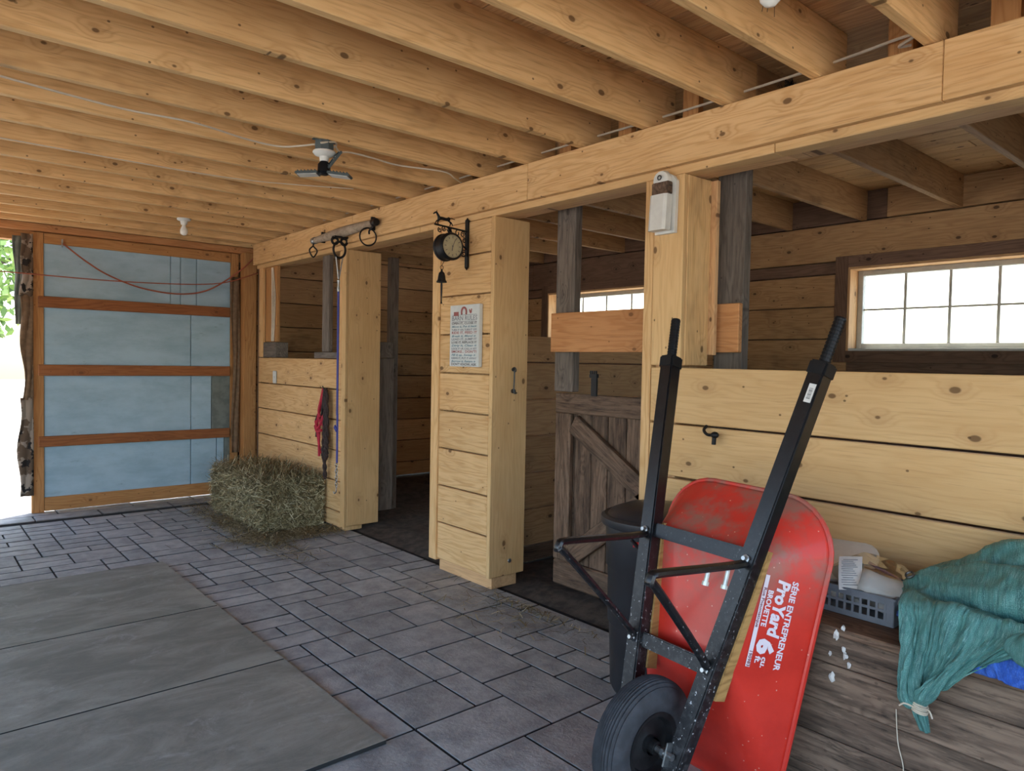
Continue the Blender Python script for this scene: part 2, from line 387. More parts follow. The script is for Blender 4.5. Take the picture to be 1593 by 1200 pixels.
def smooth_path(pts, n=6, closed=False):
    P = [Vector(p) for p in pts]; out = []
    N = len(P); rng = N if closed else N-1
    for i in range(rng):
        if closed: a, b, c, d = P[(i-1) % N], P[i], P[(i+1) % N], P[(i+2) % N]
        else: a, b, c, d = P[max(i-1, 0)], P[i], P[i+1], P[min(i+2, N-1)]
        for k in range(n):
            t = k/n
            out.append(0.5*((2*b)+(c-a)*t+(2*a-5*b+4*c-d)*t*t+(3*b-a-3*c+d)*t**3))
    if not closed: out.append(P[-1])
    return out
class MB:
    def __init__(s): s.v = []; s.f = []; s.uv = None
    def add(s, vs, fs):
        k = len(s.v); s.v += [Vector(v) for v in vs]; s.f += [tuple(i+k for i in f) for f in fs]; return s
    def box(s, c, d, R=None):
        c = Vector(c); vs = []
        for x in (-.5, .5):
            for y in (-.5, .5):
                for z in (-.5, .5):
                    p = Vector((x*d[0], y*d[1], z*d[2])); vs.append(c + (R @ p if R else p))
        return s.add(vs, [(0, 1, 3, 2), (4, 6, 7, 5), (0, 4, 5, 1), (2, 3, 7, 6), (0, 2, 6, 4), (1, 5, 7, 3)])
    def cbox(s, c, d, R=None, bev=0.004):
        bm = bmesh.new(); bmesh.ops.create_cube(bm, size=1); bmesh.ops.scale(bm, vec=d, verts=bm.verts)
        bmesh.ops.bevel(bm, geom=bm.edges[:], offset=bev, segments=2, affect='EDGES'); bm.verts.index_update()
        c = Vector(c); vs = [c+((R @ v.co) if R else v.co) for v in bm.verts]; fs = [tuple(v.index for v in f.verts) for f in bm.faces]
        bm.free(); return s.add(vs, fs)
    def tube(s, pts, r, n=8, closed=False, caps=True, flat=None):
        P = [Vector(p) for p in pts]; N = len(P)
        rad = r if callable(r) else (lambda t: r)
        T = []
        for i in range(N):
            if closed: t = P[(i+1) % N]-P[i-1]
            else: t = P[min(i+1, N-1)]-P[max(i-1, 0)]
            T.append(t.normalized() if t.length > 1e-9 else Vector((0, 0, 1)))
        a = Vector((0, 0, 1)) if abs(T[0].z) < 0.9 else Vector((1, 0, 0))
        if flat is not None: a = Vector(flat[0])
        u = (a - T[0]*a.dot(T[0])).normalized(); rings = []
        for i in range(N):
            u = (u - T[i]*u.dot(T[i])).normalized(); w = T[i].cross(u); rr = rad(i/max(1, N-1))
            fx = flat[1] if flat else 1.0
            rings.append([P[i]+u*(math.cos(2*PI*k/n)*rr*fx)+w*(math.sin(2*PI*k/n)*rr) for k in range(n)])
        vs = [v for q in rings for v in q]; fs = []
        for i in range(N if closed else N-1):
            j = (i+1) % N
            for k in range(n):
                fs.append((i*n+k, i*n+(k+1) % n, j*n+(k+1) % n, j*n+k))
        if caps and not closed:
            fs.append(tuple(range(n-1, -1, -1))); fs.append(tuple((N-1)*n+k for k in range(n)))
        return s.add(vs, fs)
    def lathe(s, prof, o=(0, 0, 0), axis=(0, 0, 1), n=24, caps=True):
        ax = Vector(axis).normalized(); a = Vector((1, 0, 0)) if abs(ax.x) < 0.9 else Vector((0, 1, 0))
        u = (a-ax*a.dot(ax)).normalized(); w = ax.cross(u); o = Vector(o); vs = []; fs = []
        for r, z in prof:
            for k in range(n):
                vs.append(o+ax*z+u*(r*math.cos(2*PI*k/n))+w*(r*math.sin(2*PI*k/n)))
        for i in range(len(prof)-1):
            for k in range(n): fs.append((i*n+k, i*n+(k+1) % n, (i+1)*n+(k+1) % n, (i+1)*n+k))
        if caps:
            fs.append(tuple(range(n-1, -1, -1))); fs.append(tuple((len(prof)-1)*n+k for k in range(n)))
        return s.add(vs, fs)
    def ring(s, c, ax, R, r, n=20, m=6, sx=1.0, up=None):
        ax = Vector(ax).normalized(); a = Vector(up) if up else (Vector((0, 0, 1)) if abs(ax.z) < 0.9 else Vector((1, 0, 0)))
        u = (a-ax*a.dot(ax)).normalized(); w = ax.cross(u); c = Vector(c)
        return s.tube([c+u*(R*math.cos(2*PI*k/n))+w*(R*sx*math.sin(2*PI*k/n)) for k in range(n)], r, m, closed=True)
    def blob(s, c, d, seed=0, amp=0.25, fr=2.0, sub=2):
        bm = bmesh.new(); bmesh.ops.create_icosphere(bm, subdivisions=sub, radius=1.0); bm.verts.index_update(); c = Vector(c); vs = []
        for v in bm.verts:
            k = 1+amp*mnoise.noise(v.co*fr+Vector((seed*3.1, seed*7.7, seed)))
            vs.append(c+Vector((v.co.x*d[0]*k, v.co.y*d[1]*k, v.co.z*d[2]*k)))
        fs = [tuple(v.index for v in f.verts) for f in bm.faces]; bm.free(); return s.add(vs, fs)
    def grid(s, rows, closed=False):
        m = len(rows[0]); vs = [v for r in rows for v in r]; fs = []
        for i in range(len(rows)-1):
            for j in range(m-1): fs.append((i*m+j, i*m+j+1, (i+1)*m+j+1, (i+1)*m+j))
        return s.add(vs, fs)
    def build(s, name, mat, parent=None, smooth=False, origin=None, tone=None, solid=0.0, mods=None):
        if parent is not None: base = wloc(parent)
        elif origin is not None: base = Vector(origin)
        else: base = Vector((0, 0, 0))
        loc = Vector((0, 0, 0))
        if parent is not None and origin is not None:
            loc = Vector(origin)-base; base = Vector(origin)
        elif parent is None: loc = base.copy()
        me = bpy.data.meshes.new(name); me.from_pydata([tuple(v-base) for v in s.v], [], s.f)
        bm = bmesh.new(); bm.from_mesh(me); bmesh.ops.recalc_face_normals(bm, faces=bm.faces[:]) if tone is None else None; bm.to_mesh(me); bm.free()
        me.materials.append(M[mat])
        if smooth:
            for p in me.polygons: p.use_smooth = True
            try: me.set_sharp_from_angle(angle=math.radians(42))
            except Exception: pass
        if tone is not None:
            at = me.attributes.new('tone', 'FLOAT', 'POINT'); at.data.foreach_set('value', tone)
        if s.uv is not None:
            ul = me.uv_layers.new(name='UVMap'); idx = [0]*len(me.loops); me.loops.foreach_get('vertex_index', idx)
            ul.data.foreach_set('uv', [x for i in idx for x in s.uv[i]])
        o = bpy.data.objects.new(name, me); COL.objects.link(o); o.parent = parent; o.location = loc
        if solid:
            md = o.modifiers.new('solidify', 'SOLIDIFY'); md.thickness = solid; md.offset = 0
        return o
def text_into(mb, body, size, fn, bold=0.0, align='LEFT', shear=0.0, width=None):
    """letters as flat polygons; fn maps the text plane (x, y) to a point in the scene"""
    cu = bpy.data.curves.new('lettering', 'FONT'); cu.body = body; cu.size = size; cu.offset = bold
    cu.align_x = align; cu.shear = shear; cu.resolution_u = 2
    o = bpy.data.objects.new('lettering', cu); COL.objects.link(o)
    dg = bpy.context.evaluated_depsgraph_get(); me = bpy.data.meshes.new_from_object(o.evaluated_get(dg))
    xs = [v.co.x for v in me.vertices]; k = 1.0
    if width and xs: k = width/max(1e-6, max(xs)-min(xs))
    mb.add([fn(v.co.x*k, v.co.y) for v in me.vertices], [tuple(p.vertices) for p in me.polygons])
    bpy.data.objects.remove(o); bpy.data.curves.remove(cu); bpy.data.meshes.remove(me)
    return mb

XS = 2.81            # plane of the stall fronts
XB = 5.72            # back wall of the stalls
YE = 7.65            # far end wall
YP = 3.85            # partition between the two stalls

# ------------------------------------------------------------------ ground and floor
g = MB(); g.box((2, 3, -0.10), (90, 90, 0.08)).build('ground', 'gravel'); tag(bpy.data.objects['ground'], kind='structure')
floor = empty('floor', (0, 0, 0), kind='structure')
fb = MB(); fb.box((2.05, 2.65, -0.04), (7.5, 10.3, 0.05)); fb.build('floor_bed', 'joint', floor)
def pavers():
    mod = 0.152; x0, y0 = -0.75, 0.35; nx = int((2.93-x0)/mod); ny = int((7.30-y0)/mod)
    occ = [[False]*ny for _ in range(nx)]; items = []
    for i in range(nx):
        for j in range(ny):
            x, y = x0+i*mod, y0+j*mod
            if x+mod < 1.37 and 2.33 < y and y+mod < 5.25: occ[i][j] = True
    for j in range(ny):
        for i in range(nx):
            if occ[i][j]: continue
            x, y = x0+i*mod, y0+j*mod
            if (x > 1.95 and y < 5.2) or y < 2.9 or (x > 1.65 and y < 3.7): opts = [(2, 2)]*4+[(3, 2)]*3+[(2, 3)]*3+[(1, 2), (2, 1), (3, 3)]
            else: opts = [(2, 1)]*7+[(1, 1)]*3+[(1, 2)]+[(2, 2)]
            random.shuffle(opts)
            for a, b in opts+[(1, 1)]:
                if i+a <= nx and j+b <= ny and all(not occ[i+p][j+q] for p in range(a) for q in range(b)):
                    for p in range(a):
                        for q in range(b): occ[i+p][j+q] = True
                    items.append((x, y, a, b)); break
    def size(it):
        cx, cy = it[0]+it[2]*mod/2, it[1]+it[3]*mod/2; d2 = cx*cx+cy*cy+2.1
        seen = 1.0 if (cx > 0.03*cy-0.1 and cx < 3.0) else 0.02
        return -seen*it[2]*it[3]/d2**1.5
    items.sort(key=size)
    rest = MB()
    for n, (x, y, a, b) in enumerate(items):
        gp = 0.0048; dz = random.uniform(-0.0015, 0.001)
        gy = .0045 if y < 3.6 else .007; lo = (x+gp, y+gy, -0.035+dz); hi = (x+a*mod-gp, y+b*mod-gy, 0.0+dz)
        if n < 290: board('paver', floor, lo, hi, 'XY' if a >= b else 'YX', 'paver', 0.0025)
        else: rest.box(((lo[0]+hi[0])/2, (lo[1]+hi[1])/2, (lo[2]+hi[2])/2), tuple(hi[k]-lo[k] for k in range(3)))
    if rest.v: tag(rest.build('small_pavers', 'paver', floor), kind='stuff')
    x = -0.75                                        # the row of long threshold slabs at the far door
    for yy, y2, off in ((7.30, 7.52, 0.0), (7.52, 7.78, 0.28)):
        x = -0.9+off
        while x < 2.9:
            L = random.uniform(0.5, 0.68)
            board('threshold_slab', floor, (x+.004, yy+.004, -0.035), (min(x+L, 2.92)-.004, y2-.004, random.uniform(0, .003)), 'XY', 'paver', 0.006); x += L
pavers()
# earth and bedding inside the stalls
def bedding(x0, x1, y0, y1):
    mb = MB(); n = 40; rows = []
    for i in range(n+1):
        r = []
        for j in range(n+1):
            x = x0+(x1-x0)*i/n; y = y0+(y1-y0)*j/n
            e = min(1, min(i, n-i, j, n-j)/3)
            r.append(Vector((x, y, -0.01+e*(0.035+0.05*mnoise.noise(Vector((x*2.2, y*2.2, 0)))+0.03*mnoise.noise(Vector((x*8, y*8, 3)))))))
        rows.append(r)
    return mb.grid(rows)
tag(bedding(2.94, 5.70, 3.90, 7.6).build('bedding', 'dirt', floor, True), kind='stuff')
tag(bedding(2.94, 5.70, -1.0, 3.80).build('bedding', 'dirt', floor, True), kind='stuff')
for k, (ya, yb, lab) in enumerate(((2.30, 3.229, 'dark gray rubber stable mat nearest the viewer, its thick edge on the pavers'),
                                   (3.241, 4.169, 'dark gray rubber stable mat in the middle of the three'),
                                   (4.181, 5.30, 'dark gray rubber stable mat farthest away, nearest the blue sliding door'))):
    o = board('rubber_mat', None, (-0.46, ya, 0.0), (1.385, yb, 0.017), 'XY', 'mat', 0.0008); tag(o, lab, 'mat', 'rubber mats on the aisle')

# ------------------------------------------------------------------ ceiling: joists and deck
ceil = empty('ceiling', (0, 0, 2.59), kind='structure')
for y in (-1.8, -1.35, -0.9, -0.45, 0.12, 0.55, 0.98, 1.39, 1.80, 2.25, 2.68, 3.12, 3.53, 3.93, 4.35, 4.74, 5.12, 5.54, 5.96, 6.37, 6.78, 7.2, 7.55):
    board('joist', ceil, (-1.7, y, 2.60), (2.99, y+0.042, 2.83), 'XZ', 'joist', 0.003, tilt=0.001)
for y in (-1.25, -0.64, -0.03, 0.58, 1.19, 1.80, 2.46, 3.07, 3.62, 4.29, 4.90, 5.51, 6.12, 6.73, 7.34):
    board('stall_joist', ceil, (2.995, y, 2.60), (XB, y+0.042, 2.83), 'XZ', 'stall_wood', 0.003)
x = -1.7
while x < 5.85:
    cuts = sorted([-2.3, 7.75, random.uniform(0.2, 2.2), random.uniform(3.6, 6.2)])
    for a, b in zip(cuts, cuts[1:]):
        board('deck_board', ceil, (x+0.002, a+.002, 2.831), (x+0.148, b-.002, 2.852), 'YX', 'deck', 0.002)
    x += 0.15
for y in (0.76, 1.10, 2.05, 2.46, 2.9, 4.55, 5.33, 5.75, 6.2):     # short studs standing on the beam between joists
    board('stud', ceil, (2.90, y, 2.602), (2.94, y+0.09, 2.83), 'ZY', 'frame_wood', 0.002)
tag(MB().box((2.05, 2.7, 2.92), (7.9, 10.3, 0.06)).build('roof', 'deck', None), kind='structure'); bpy.data.objects['roof'].name = 'ceiling_cover'

# ------------------------------------------------------------------ outer walls
def wall_rows(parent, zs, y0, y1, x0, x1, mat, holes=(), lens=(2.2, 3.6), along='Y', gap=0.010, jit=0.003, mats=None):
    """horizontal boards between successive heights zs; holes are (a0, a1, z0, z1) along the wall"""
    for za, zb in zip(zs, zs[1:]):
        a, e = (y0, y1) if along == 'Y' else (x0, x1)
        segs = [(a, e, za, zb)]
        for h0, h1, hz0, hz1 in holes:
            new = []
            for s0, s1, p, q in segs:
                if q <= hz0 or p >= hz1 or s1 <= h0 or s0 >= h1: new.append((s0, s1, p, q)); continue
                if s0 < h0: new.append((s0, h0, p, q))
                if s1 > h1: new.append((h1, s1, p, q))
                if p < hz0: new.append((max(s0, h0), min(s1, h1), p, hz0))
                if q > hz1: new.append((max(s0, h0), min(s1, h1), hz1, q))
            segs = new
        for s0, s1, p, q in segs:
            if q-p < 0.012: continue
            t = s0
            while t < s1-1e-4:
                L = random.uniform(*lens); u = t+L
                if s1-u < 0.5: u = s1
                mm = random.choice(mats) if mats else mat
                if along == 'Y': board('plank', parent, (x0, t+.001, p+gap/2), (x1, u-.001, q-gap/2), 'YZ', mm, 0.003, jit)
                else: board('plank', parent, (t+.001, y0, p+gap/2), (u-.001, y1, q-gap/2), 'XZ', mm, 0.003, jit)
                t = u
W1 = (1.225, 2.585, 1.585, 2.245)      # right-hand window opening (y0, y1, z0, z1)
W2 = (4.50, 6.03, 1.60, 2.245)
wr = empty('wall_right', (XB, 2.6, 0), kind='structure')
zr = [0.0, 0.12, 0.38, 0.64, 0.90, 1.16, 1.42, 1.68, 1.94, 2.20, 2.30, 2.60, 2.83]
wall_rows(wr, zr, -1.2, YP, XB, XB+0.04, 'old_stall_wood', (W1,), mats=['old_stall_wood', 'old_stall_wood', 'stall_wood'])
wall_rows(wr, zr, YP, YE, XB, XB+0.04, 'old_stall_wood', (W2,), mats=['stall_wood', 'old_stall_wood'])
board('wall_backing', wr, (XB+0.05, -1.3, 0), (XB+0.14, W1[0], 2.9), 'YZ', 'dark_wood', 0)
board('wall_backing', wr, (XB+0.05, W1[1], 0), (XB+0.14, W2[0], 2.9), 'YZ', 'dark_wood', 0)
board('wall_backing', wr, (XB+0.05, W2[1], 0), (XB+0.14, YE+.15, 2.9), 'YZ', 'dark_wood', 0)
for w in (W1, W2):
    board('wall_backing', wr, (XB+0.05, w[0], 0), (XB+0.14, w[1], w[2]), 'YZ', 'dark_wood', 0)
    board('wall_backing', wr, (XB+0.05, w[0], w[3]), (XB+0.14, w[1], 2.9), 'YZ', 'dark_wood', 0)
def window(name, W, cols):
    y0, y1, z0, z1 = W; win = empty(name, (XB+0.05, (y0+y1)/2, z0), kind='structure')
    xa, xb = XB-0.018, XB+0.20; t = 0.02
    board('casing', win, (xa, y0, z0), (xb, y0+t, z1), 'ZX', 'stall_pine', .002); board('casing', win, (xa, y1-t, z0), (xb, y1, z1), 'ZX', 'stall_pine', .002)
    board('casing', win, (xa, y0+t, z1-t), (xb, y1-t, z1), 'YX', 'stall_pine', .002); board('sill', win, (xa, y0+t, z0), (xb, y1-t, z0+t), 'YX', 'white_paint', .002)
    # flat trim boards on the wall round the opening
    board('trim_board', win, (XB-0.02, y1, z0-.09), (XB-0.001, y1+.10, z1+.09), 'ZY', 'old_stall_wood', .002)
    board('trim_board', win, (XB-0.02, y0-.10, z0-.09), (XB-0.001, y0, z1+.09), 'ZY', 'old_stall_wood', .002)
    board('trim_board', win, (XB-0.02, y0, z0-.09), (XB-0.001, y1, z0), 'YZ', 'old_stall_wood', .002)
    board('trim_board', win, (XB-0.02, y0, z1), (XB-0.001, y1, z1+.09), 'YZ', 'old_stall_wood', .002)
    fx0, fx1 = XB+0.12, XB+0.17; fw = 0.042
    Y0, Y1, Z0, Z1 = y0+t, y1-t, z0+t, z1-t
    board('frame', win, (fx0, Y0, Z0), (fx1, Y0+fw, Z1), 'ZY', 'vinyl', .004); board('frame', win, (fx0, Y1-fw, Z0), (fx1, Y1, Z1), 'ZY', 'vinyl', .004)
    board('frame', win, (fx0, Y0+fw, Z1-fw), (fx1, Y1-fw, Z1), 'YZ', 'vinyl', .004); board('frame', win, (fx0, Y0+fw, Z0), (fx1, Y1-fw, Z0+fw), 'YZ', 'vinyl', .004)
    ga, gb = Y0+fw, Y1-fw; za, zb = Z0+fw, Z1-fw; cx = (fx0+fx1)/2
    for i in range(1, cols):
        y = ga+(gb-ga)*i/cols; board('muntin', win, (cx-.006, y-.010, za), (cx+.006, y+.010, zb), 'ZY', 'vinyl', .001)
    zm = (za+zb)/2; board('muntin', win, (cx-.005, ga, zm-.008), (cx+.005, gb, zm+.008), 'YZ', 'vinyl', .001)
    for i in range(cols):
        for p, q in ((za, zm), (zm, zb)):
            board('pane', win, (cx-.0015, ga+(gb-ga)*i/cols, p), (cx+.0015, ga+(gb-ga)*(i+1)/cols, q), 'YZ', 'glass', 0)
window('window_1', W1, 4); window('window_2', W2, 4)
wf = empty('wall_far', (4.3, YE, 0), kind='structure')
zf = [0.0, 0.17, 0.44, 0.705, 0.97, 1.25, 1.515, 1.785, 2.05, 2.33, 2.60, 2.83]
wall_rows(wf, zf, YE, YE+0.04, 2.94, XB, 'stall_pine', (), along='X', mats=['stall_pine', 'stall_wood', 'stall_pine'])
board('wall_backing', wf, (2.742, YE+0.05, 0), (XB+0.1, YE+0.14, 2.9), 'XZ', 'dark_wood', 0)
board('wall_backing', wf, (-1.8, YE+0.05, 0), (-1.3, YE+0.14, 2.9), 'XZ', 'dark_wood', 0)
board('header_board', wf, (-1.7, YE-0.04, 2.535), (2.90, YE+0.03, 2.60), 'XZ', 'orange_wood', .003)
board('header_board', wf, (-1.7, YE+0.035, 2.45), (2.90, YE+0.14, 2.9), 'XZ', 'frame_wood', .003)
wl = empty('wall_left', (-1.75, 3, 0), kind='structure')
board('wall_backing', wl, (-1.85, 5.6, 0), (-1.71, YE+.14, 2.9), 'YZ', 'pine', 0)
board('wall_backing', wl, (-1.85, -2.4, 2.35), (-1.71, 5.6, 2.9), 'YZ', 'pine', 0)
wq = empty('wall_near', (4.4, -1.3, 0), kind='structure')
board('wall_backing', wq, (2.9, -1.4, 0), (XB+.14, -1.3, 2.9), 'XZ', 'dark_wood', 0)

# ------------------------------------------------------------------ partition between the stalls
wp = empty('wall_partition', (4.3, YP, 0), kind='structure')
wall_rows(wp, [0.115, 0.383, 0.648, 0.916, 1.18, 1.447, 1.64], YP-0.04, YP, 2.99, XB, 'stall_wood', (), along='X', mats=['stall_wood', 'stall_pine', 'stall_wood'])
board('base_plank', wp, (2.99, YP-0.03, 0.0), (XB, YP, 0.105), 'XZ', 'dark_wood', .003)

# ------------------------------------------------------------------ main beam
beam = empty('main_beam', (2.9, 3.2, 2.36), 'long built-up timber beam carrying the ceiling joists above the stall fronts', 'beam')
for a, b in ((-1.4, 0.95), (0.952, 3.12), (3.122, 5.22), (5.222, 7.33)):
    board('face_board', beam, (2.77, a, 2.388), (2.809, b, 2.598), 'YZ', 'pine', .003, jit=0.001)
for a, b in ((-1.4, 1.6), (1.602, 4.3), (4.302, 7.33)):
    board('beam_timber', beam, (2.812, a, 2.352), (2.90, b, 2.59), 'YZ', 'pine_smooth', .004)
    board('beam_timber', beam, (2.902, a, 2.362), (3.02, b, 2.59), 'YZ', 'stall_pine', .004)

# ------------------------------------------------------------------ stall fronts
pier = empty('clad_pier', (2.95, 3.75, 0), 'broad plank-clad pier between the two stall doorways, with the sign and clock on it', 'pier')
zz = [0.085+0.2563*k for k in range(9)]+[2.352]
for a, b in zip(zz, zz[1:]): board('plank', pier, (XS, 3.489, a+.0045), (XS+.03, 4.03, b-.0045), 'YZ', 'pine', .004, jit=.002, tilt=.002)
board('side_board', pier, (XS-0.004, 3.455, 0.078), (3.10, 3.487, 2.352), 'ZX', 'pine_smooth', .004)
board('door_jamb', pier, (XS-0.012, 4.032, 0.075), (2.96, 4.115, 2.352), 'ZY', 'pine', .004)
board('core', pier, (XS+0.04, 3.49, 0.0), (3.06, 4.03, 2.352), 'ZY', 'stall_wood', .003)
board('plinth', pier, (XS+0.035, 3.475, 0.0), (3.055, 4.05, 0.084), 'YX', 'stall_pine', .004)

post1 = empty('doorway_post', (2.97, 5.43, 0), 'tall smooth timber post left of the open stall doorway, below the bar with rings', 'post')
board('post_board', post1, (XS+0.022, 5.385, 0.045), (3.135, 5.415, 2.352), 'ZX', 'pine_smooth', .004)
board('corner_board', post1, (XS-0.004, 5.385, 0.04), (XS+0.02, 5.455, 2.352), 'ZY', 'pine_smooth', .003)
board('inner_board', post1, (XS+0.025, 5.425, 0.0), (3.00, 5.555, 2.352), 'ZX', 'pine', .003)
hw1 = empty('stall_half_wall', (2.83, 6.4, 0), 'lower plank wall of the far stall behind the hay bale', 'half wall')
zz = [0.02, 0.155, 0.413, 0.67, 0.93, 1.187, 1.447]
for a, b in zip(zz, zz[1:]): board('plank', hw1, (XS+.002, 5.458, a+.0045), (XS+.03, 7.27, b-.0045), 'YZ', 'pine', .004, jit=.002, tilt=.0012)
fr1 = empty('stall_opening_jamb', (2.9, 7.0, 1.45), 'pale board jamb at the left end of the far stall opening', 'jamb')
board('jamb_board', fr1, (XS+0.002, 7.17, 1.45), (XS+0.03, 7.27, 2.352), 'ZY', 'pine', .003)
board('inner_board', fr1, (XS+0.03, 6.885, 1.605), (2.875, 7.165, 2.352), 'ZY', 'frame_wood', .003)
p0 = board('corner_post', None, (2.84, 7.29, 0.0), (2.93, 7.38, 2.60), 'ZX', 'dark_wood', .004); tag(p0, 'dark narrow corner post beside the pale door post', 'post')
p0 = board('door_side_post', None, (2.745, 7.50, 0.0), (2.875, 7.62, 2.535), 'ZX', 'frame_wood', .004); tag(p0, 'orange-brown timber post at the right side of the blue sliding door', 'post')
p0 = board('wood_block', None, (2.82, 6.86, 1.449), (2.95, 7.26, 1.60), 'YZ', 'gray_wood', .004); tag(p0, 'weathered gray wood block on the left end of the far half wall', 'block')
p0 = board('wood_block', None, (2.82, 5.56, 1.449), (2.92, 6.0, 1.502), 'YX', 'gray_wood', .004); tag(p0, 'low gray wood block under the gray upright in the far stall opening', 'block')
p0 = board('gray_upright', None, (2.86, 5.80, 1.504), (2.90, 5.93, 2.352), 'ZY', 'gray_wood', .004); tag(p0, 'weathered gray upright board in the far stall opening', 'post')
p0 = board('gray_door_frame_board', None, (3.335, 5.56, 0.10), (3.42, 5.62, 2.36), 'ZX', 'gray_wood', .004); tag(p0, 'tall gray weathered board at the back of the open doorway, beside the smooth post', 'post')
ed = empty('open_stall_door', (3.25, 5.5, 0.1), 'narrow end of the opened gray stall door standing against the doorway post', 'door')
board('door_edge', ed, (3.16, 5.47, 0.12), (3.325, 5.51, 1.46), 'ZX', 'gray_wood', .004); board('door_board', ed, (3.17, 5.515, 0.13), (3.20, 5.545, 1.45), 'ZY', 'gray_wood', .003)
board('door_cleat', ed, (3.17, 5.45, 1.462), (3.30, 5.51, 1.60), 'ZX', 'gray_wood', .003)

post2 = empty('front_post', (2.92, 2.17, 0), 'large boxed timber post with the white box on it, right of the dark stall door', 'post')
board('face_board', post2, (XS-0.002, 2.052, 1.447), (XS+0.03, 2.225, 2.352), 'ZY', 'pine_smooth', .004)
board('jamb_board', post2, (XS, 2.228, 0.03), (2.93, 2.282, 2.352), 'ZX', 'pine', .004)
board('side_board', post2, (XS+0.032, 2.05, 1.447), (3.03, 2.085, 2.352), 'ZX', 'joist', .004)
board('core', post2, (XS+0.035, 2.09, 0.0), (3.01, 2.224, 2.352), 'ZX', 'stall_pine', .003)
board('packing_board', post2, (3.032, 2.02, 1.50), (3.06, 2.10, 2.352), 'ZY', 'stall_pine', .003)
hw2 = empty('stall_half_wall', (2.83, 0.6, 0), 'near lower plank wall behind the red wheelbarrow and the tarps', 'half wall')
zz = [0.0, 0.13, 0.39, 0.65, 0.911, 1.168, 1.441]
for a, b in zip(zz, zz[1:]): board('plank', hw2, (XS, -1.3, a+.0055), (XS+.032, 2.224, b-.0055), 'YZ', 'pine_smooth', .004, jit=.002, tilt=.0008)
for xx, yy, z0, z1, lab in ((3.10, 3.085, 1.27, 2.6, 'gray weathered upright at the hinge side of the dark stall door'), (3.10, 1.93, 1.0, 2.6, 'gray weathered upright board right of the large boxed post')):
    p0 = board('gray_upright', None, (3.14, yy, z0), (3.20, yy+0.16, z1), 'ZY', 'gray_wood', .004); tag(p0, lab, 'post')
p0 = board('cross_board', None, (3.09, 1.92, 1.515), (3.125, 3.235, 1.755), 'YZ', 'orange_wood', .004); tag(p0, 'fresh orange cross board over the dark stall door, running behind the boxed post', 'board')

# dark stall door
sd = empty('stall_door', (3.15, 2.85, 0.07), 'dark dirty plank half door with diagonal braces under the orange cross board', 'door')
def dz(y): return 0.03*(3.22-y)
ys = [3.20, 3.07, 2.93, 2.80, 2.66, 2.52, 2.38, 2.24]
for a, b in zip(ys, ys[1:]): board('door_plank', sd, (3.155, b+.003, 0.08+random.uniform(-.01, .01)), (3.18, a-.003, 1.25), 'ZY', 'dark_wood', .003, jit=.002)
board('top_rail', sd, (3.115, 2.24, 1.14), (3.152, 3.205, 1.262), 'YZ', 'dark_wood', .005)
board('bottom_rail', sd, (3.115, 2.24, 0.065), (3.152, 3.205, 0.22), 'YZ', 'dark_wood', .012)
board('stile', sd, (3.117, 3.075, 0.222), (3.153, 3.205, 1.138), 'ZY', 'dark_wood', .006)
board2('brace', sd, (3.135, 3.06, 1.08), (3.135, 2.44, 0.70), 0.12, 0.034, (0, 0, 1), 'dark_wood', .004)
board2('brace', sd, (3.135, 2.42, 0.74), (3.135, 3.05, 0.27), 0.12, 0.034, (0, 0, 1), 'dark_wood', .004)
lt = MB(); lt.cbox((3.10, 2.865, 1.31), (0.012, 0.05, 0.11)); lt.build('latch_plate', 'black_metal', sd)
lt = MB(); lt.cbox((3.096, 2.865, 1.375), (0.02, 0.065, 0.025)); [lt.box((3.09, 2.842+0.015*k, 1.395), (0.008, 0.006, 0.02)) for k in range(4)]; lt.build('latch_comb', 'black_metal', sd)

# ------------------------------------------------------------------ blue sliding door at the far end
bd = empty('sliding_door', (1.8, YE, 0.0), 'big sliding door of blue insulation board in a brown timber frame', 'door')
board('stile', bd, (0.905, YE, 0.0), (1.0, YE+.05, 2.53), 'ZX', 'frame_wood', .004)
board('stile', bd, (2.66, YE, 0.0), (2.74, YE+.05, 2.53), 'ZX', 'frame_wood', .004)
board('top_rail', bd, (1.002, YE+.002, 2.435), (2.658, YE+.05, 2.53), 'XZ', 'frame_wood', .004)
board('bottom_rail', bd, (1.002, YE+.002, 0.01), (2.658, YE+.05, 0.135), 'XZ', 'frame_wood', .004)
for z0, z1 in ((1.86, 1.96), (1.245, 1.345), (0.60, 0.695)):
    board('rail', bd, (0.955, YE-.032, z0), (2.645, YE+.004, z1), 'XZ', 'rail_wood', .004)
board('light_block_sheet', bd, (1.0, YE+.046, 0.1), (2.66, YE+.056, 2.5), 'XZ', 'dark_wood', 0)  # added dark sheet, stops daylight leaking through the panel seams
pan = [(1.0, 2.07, 1.94, 2.44), (2.073, 2.165, 1.94, 2.44), (2.168, 2.318, 1.94, 2.44), (2.321, 2.66, 1.94, 2.44), (1.0, 2.265, 1.33, 1.87), (2.269, 2.66, 1.33, 1.87),
       (1.0, 2.268, 0.68, 1.26), (2.272, 2.47, 0.68, 1.26), (1.0, 2.268, 0.13, 0.61), (2.272, 2.522, 0.13, 0.61), (2.526, 2.60, 0.13, 0.61)]
for a, b, c, d in pan: board('panel', bd, (a+.001, YE+.018, c), (b-.001, YE+.043, d), 'XZ', 'blue_board', .003, jit=.0015)
for a, b, c, d in ((2.474, 2.66, 0.68, 1.26), (2.604, 2.66, 0.13, 0.61)): board('panel', bd, (a, YE+.02, c), (b, YE+.045, d), 'XZ', 'gray_board', .003)
hk = MB(); hk.box((1.14, YE-.02, 2.46), (.012, .02, .05)); hk.ring((1.14, YE-.03, 2.43), (1, 0, 0), .016, .004, 14); hk.build('hook', 'steel', bd)
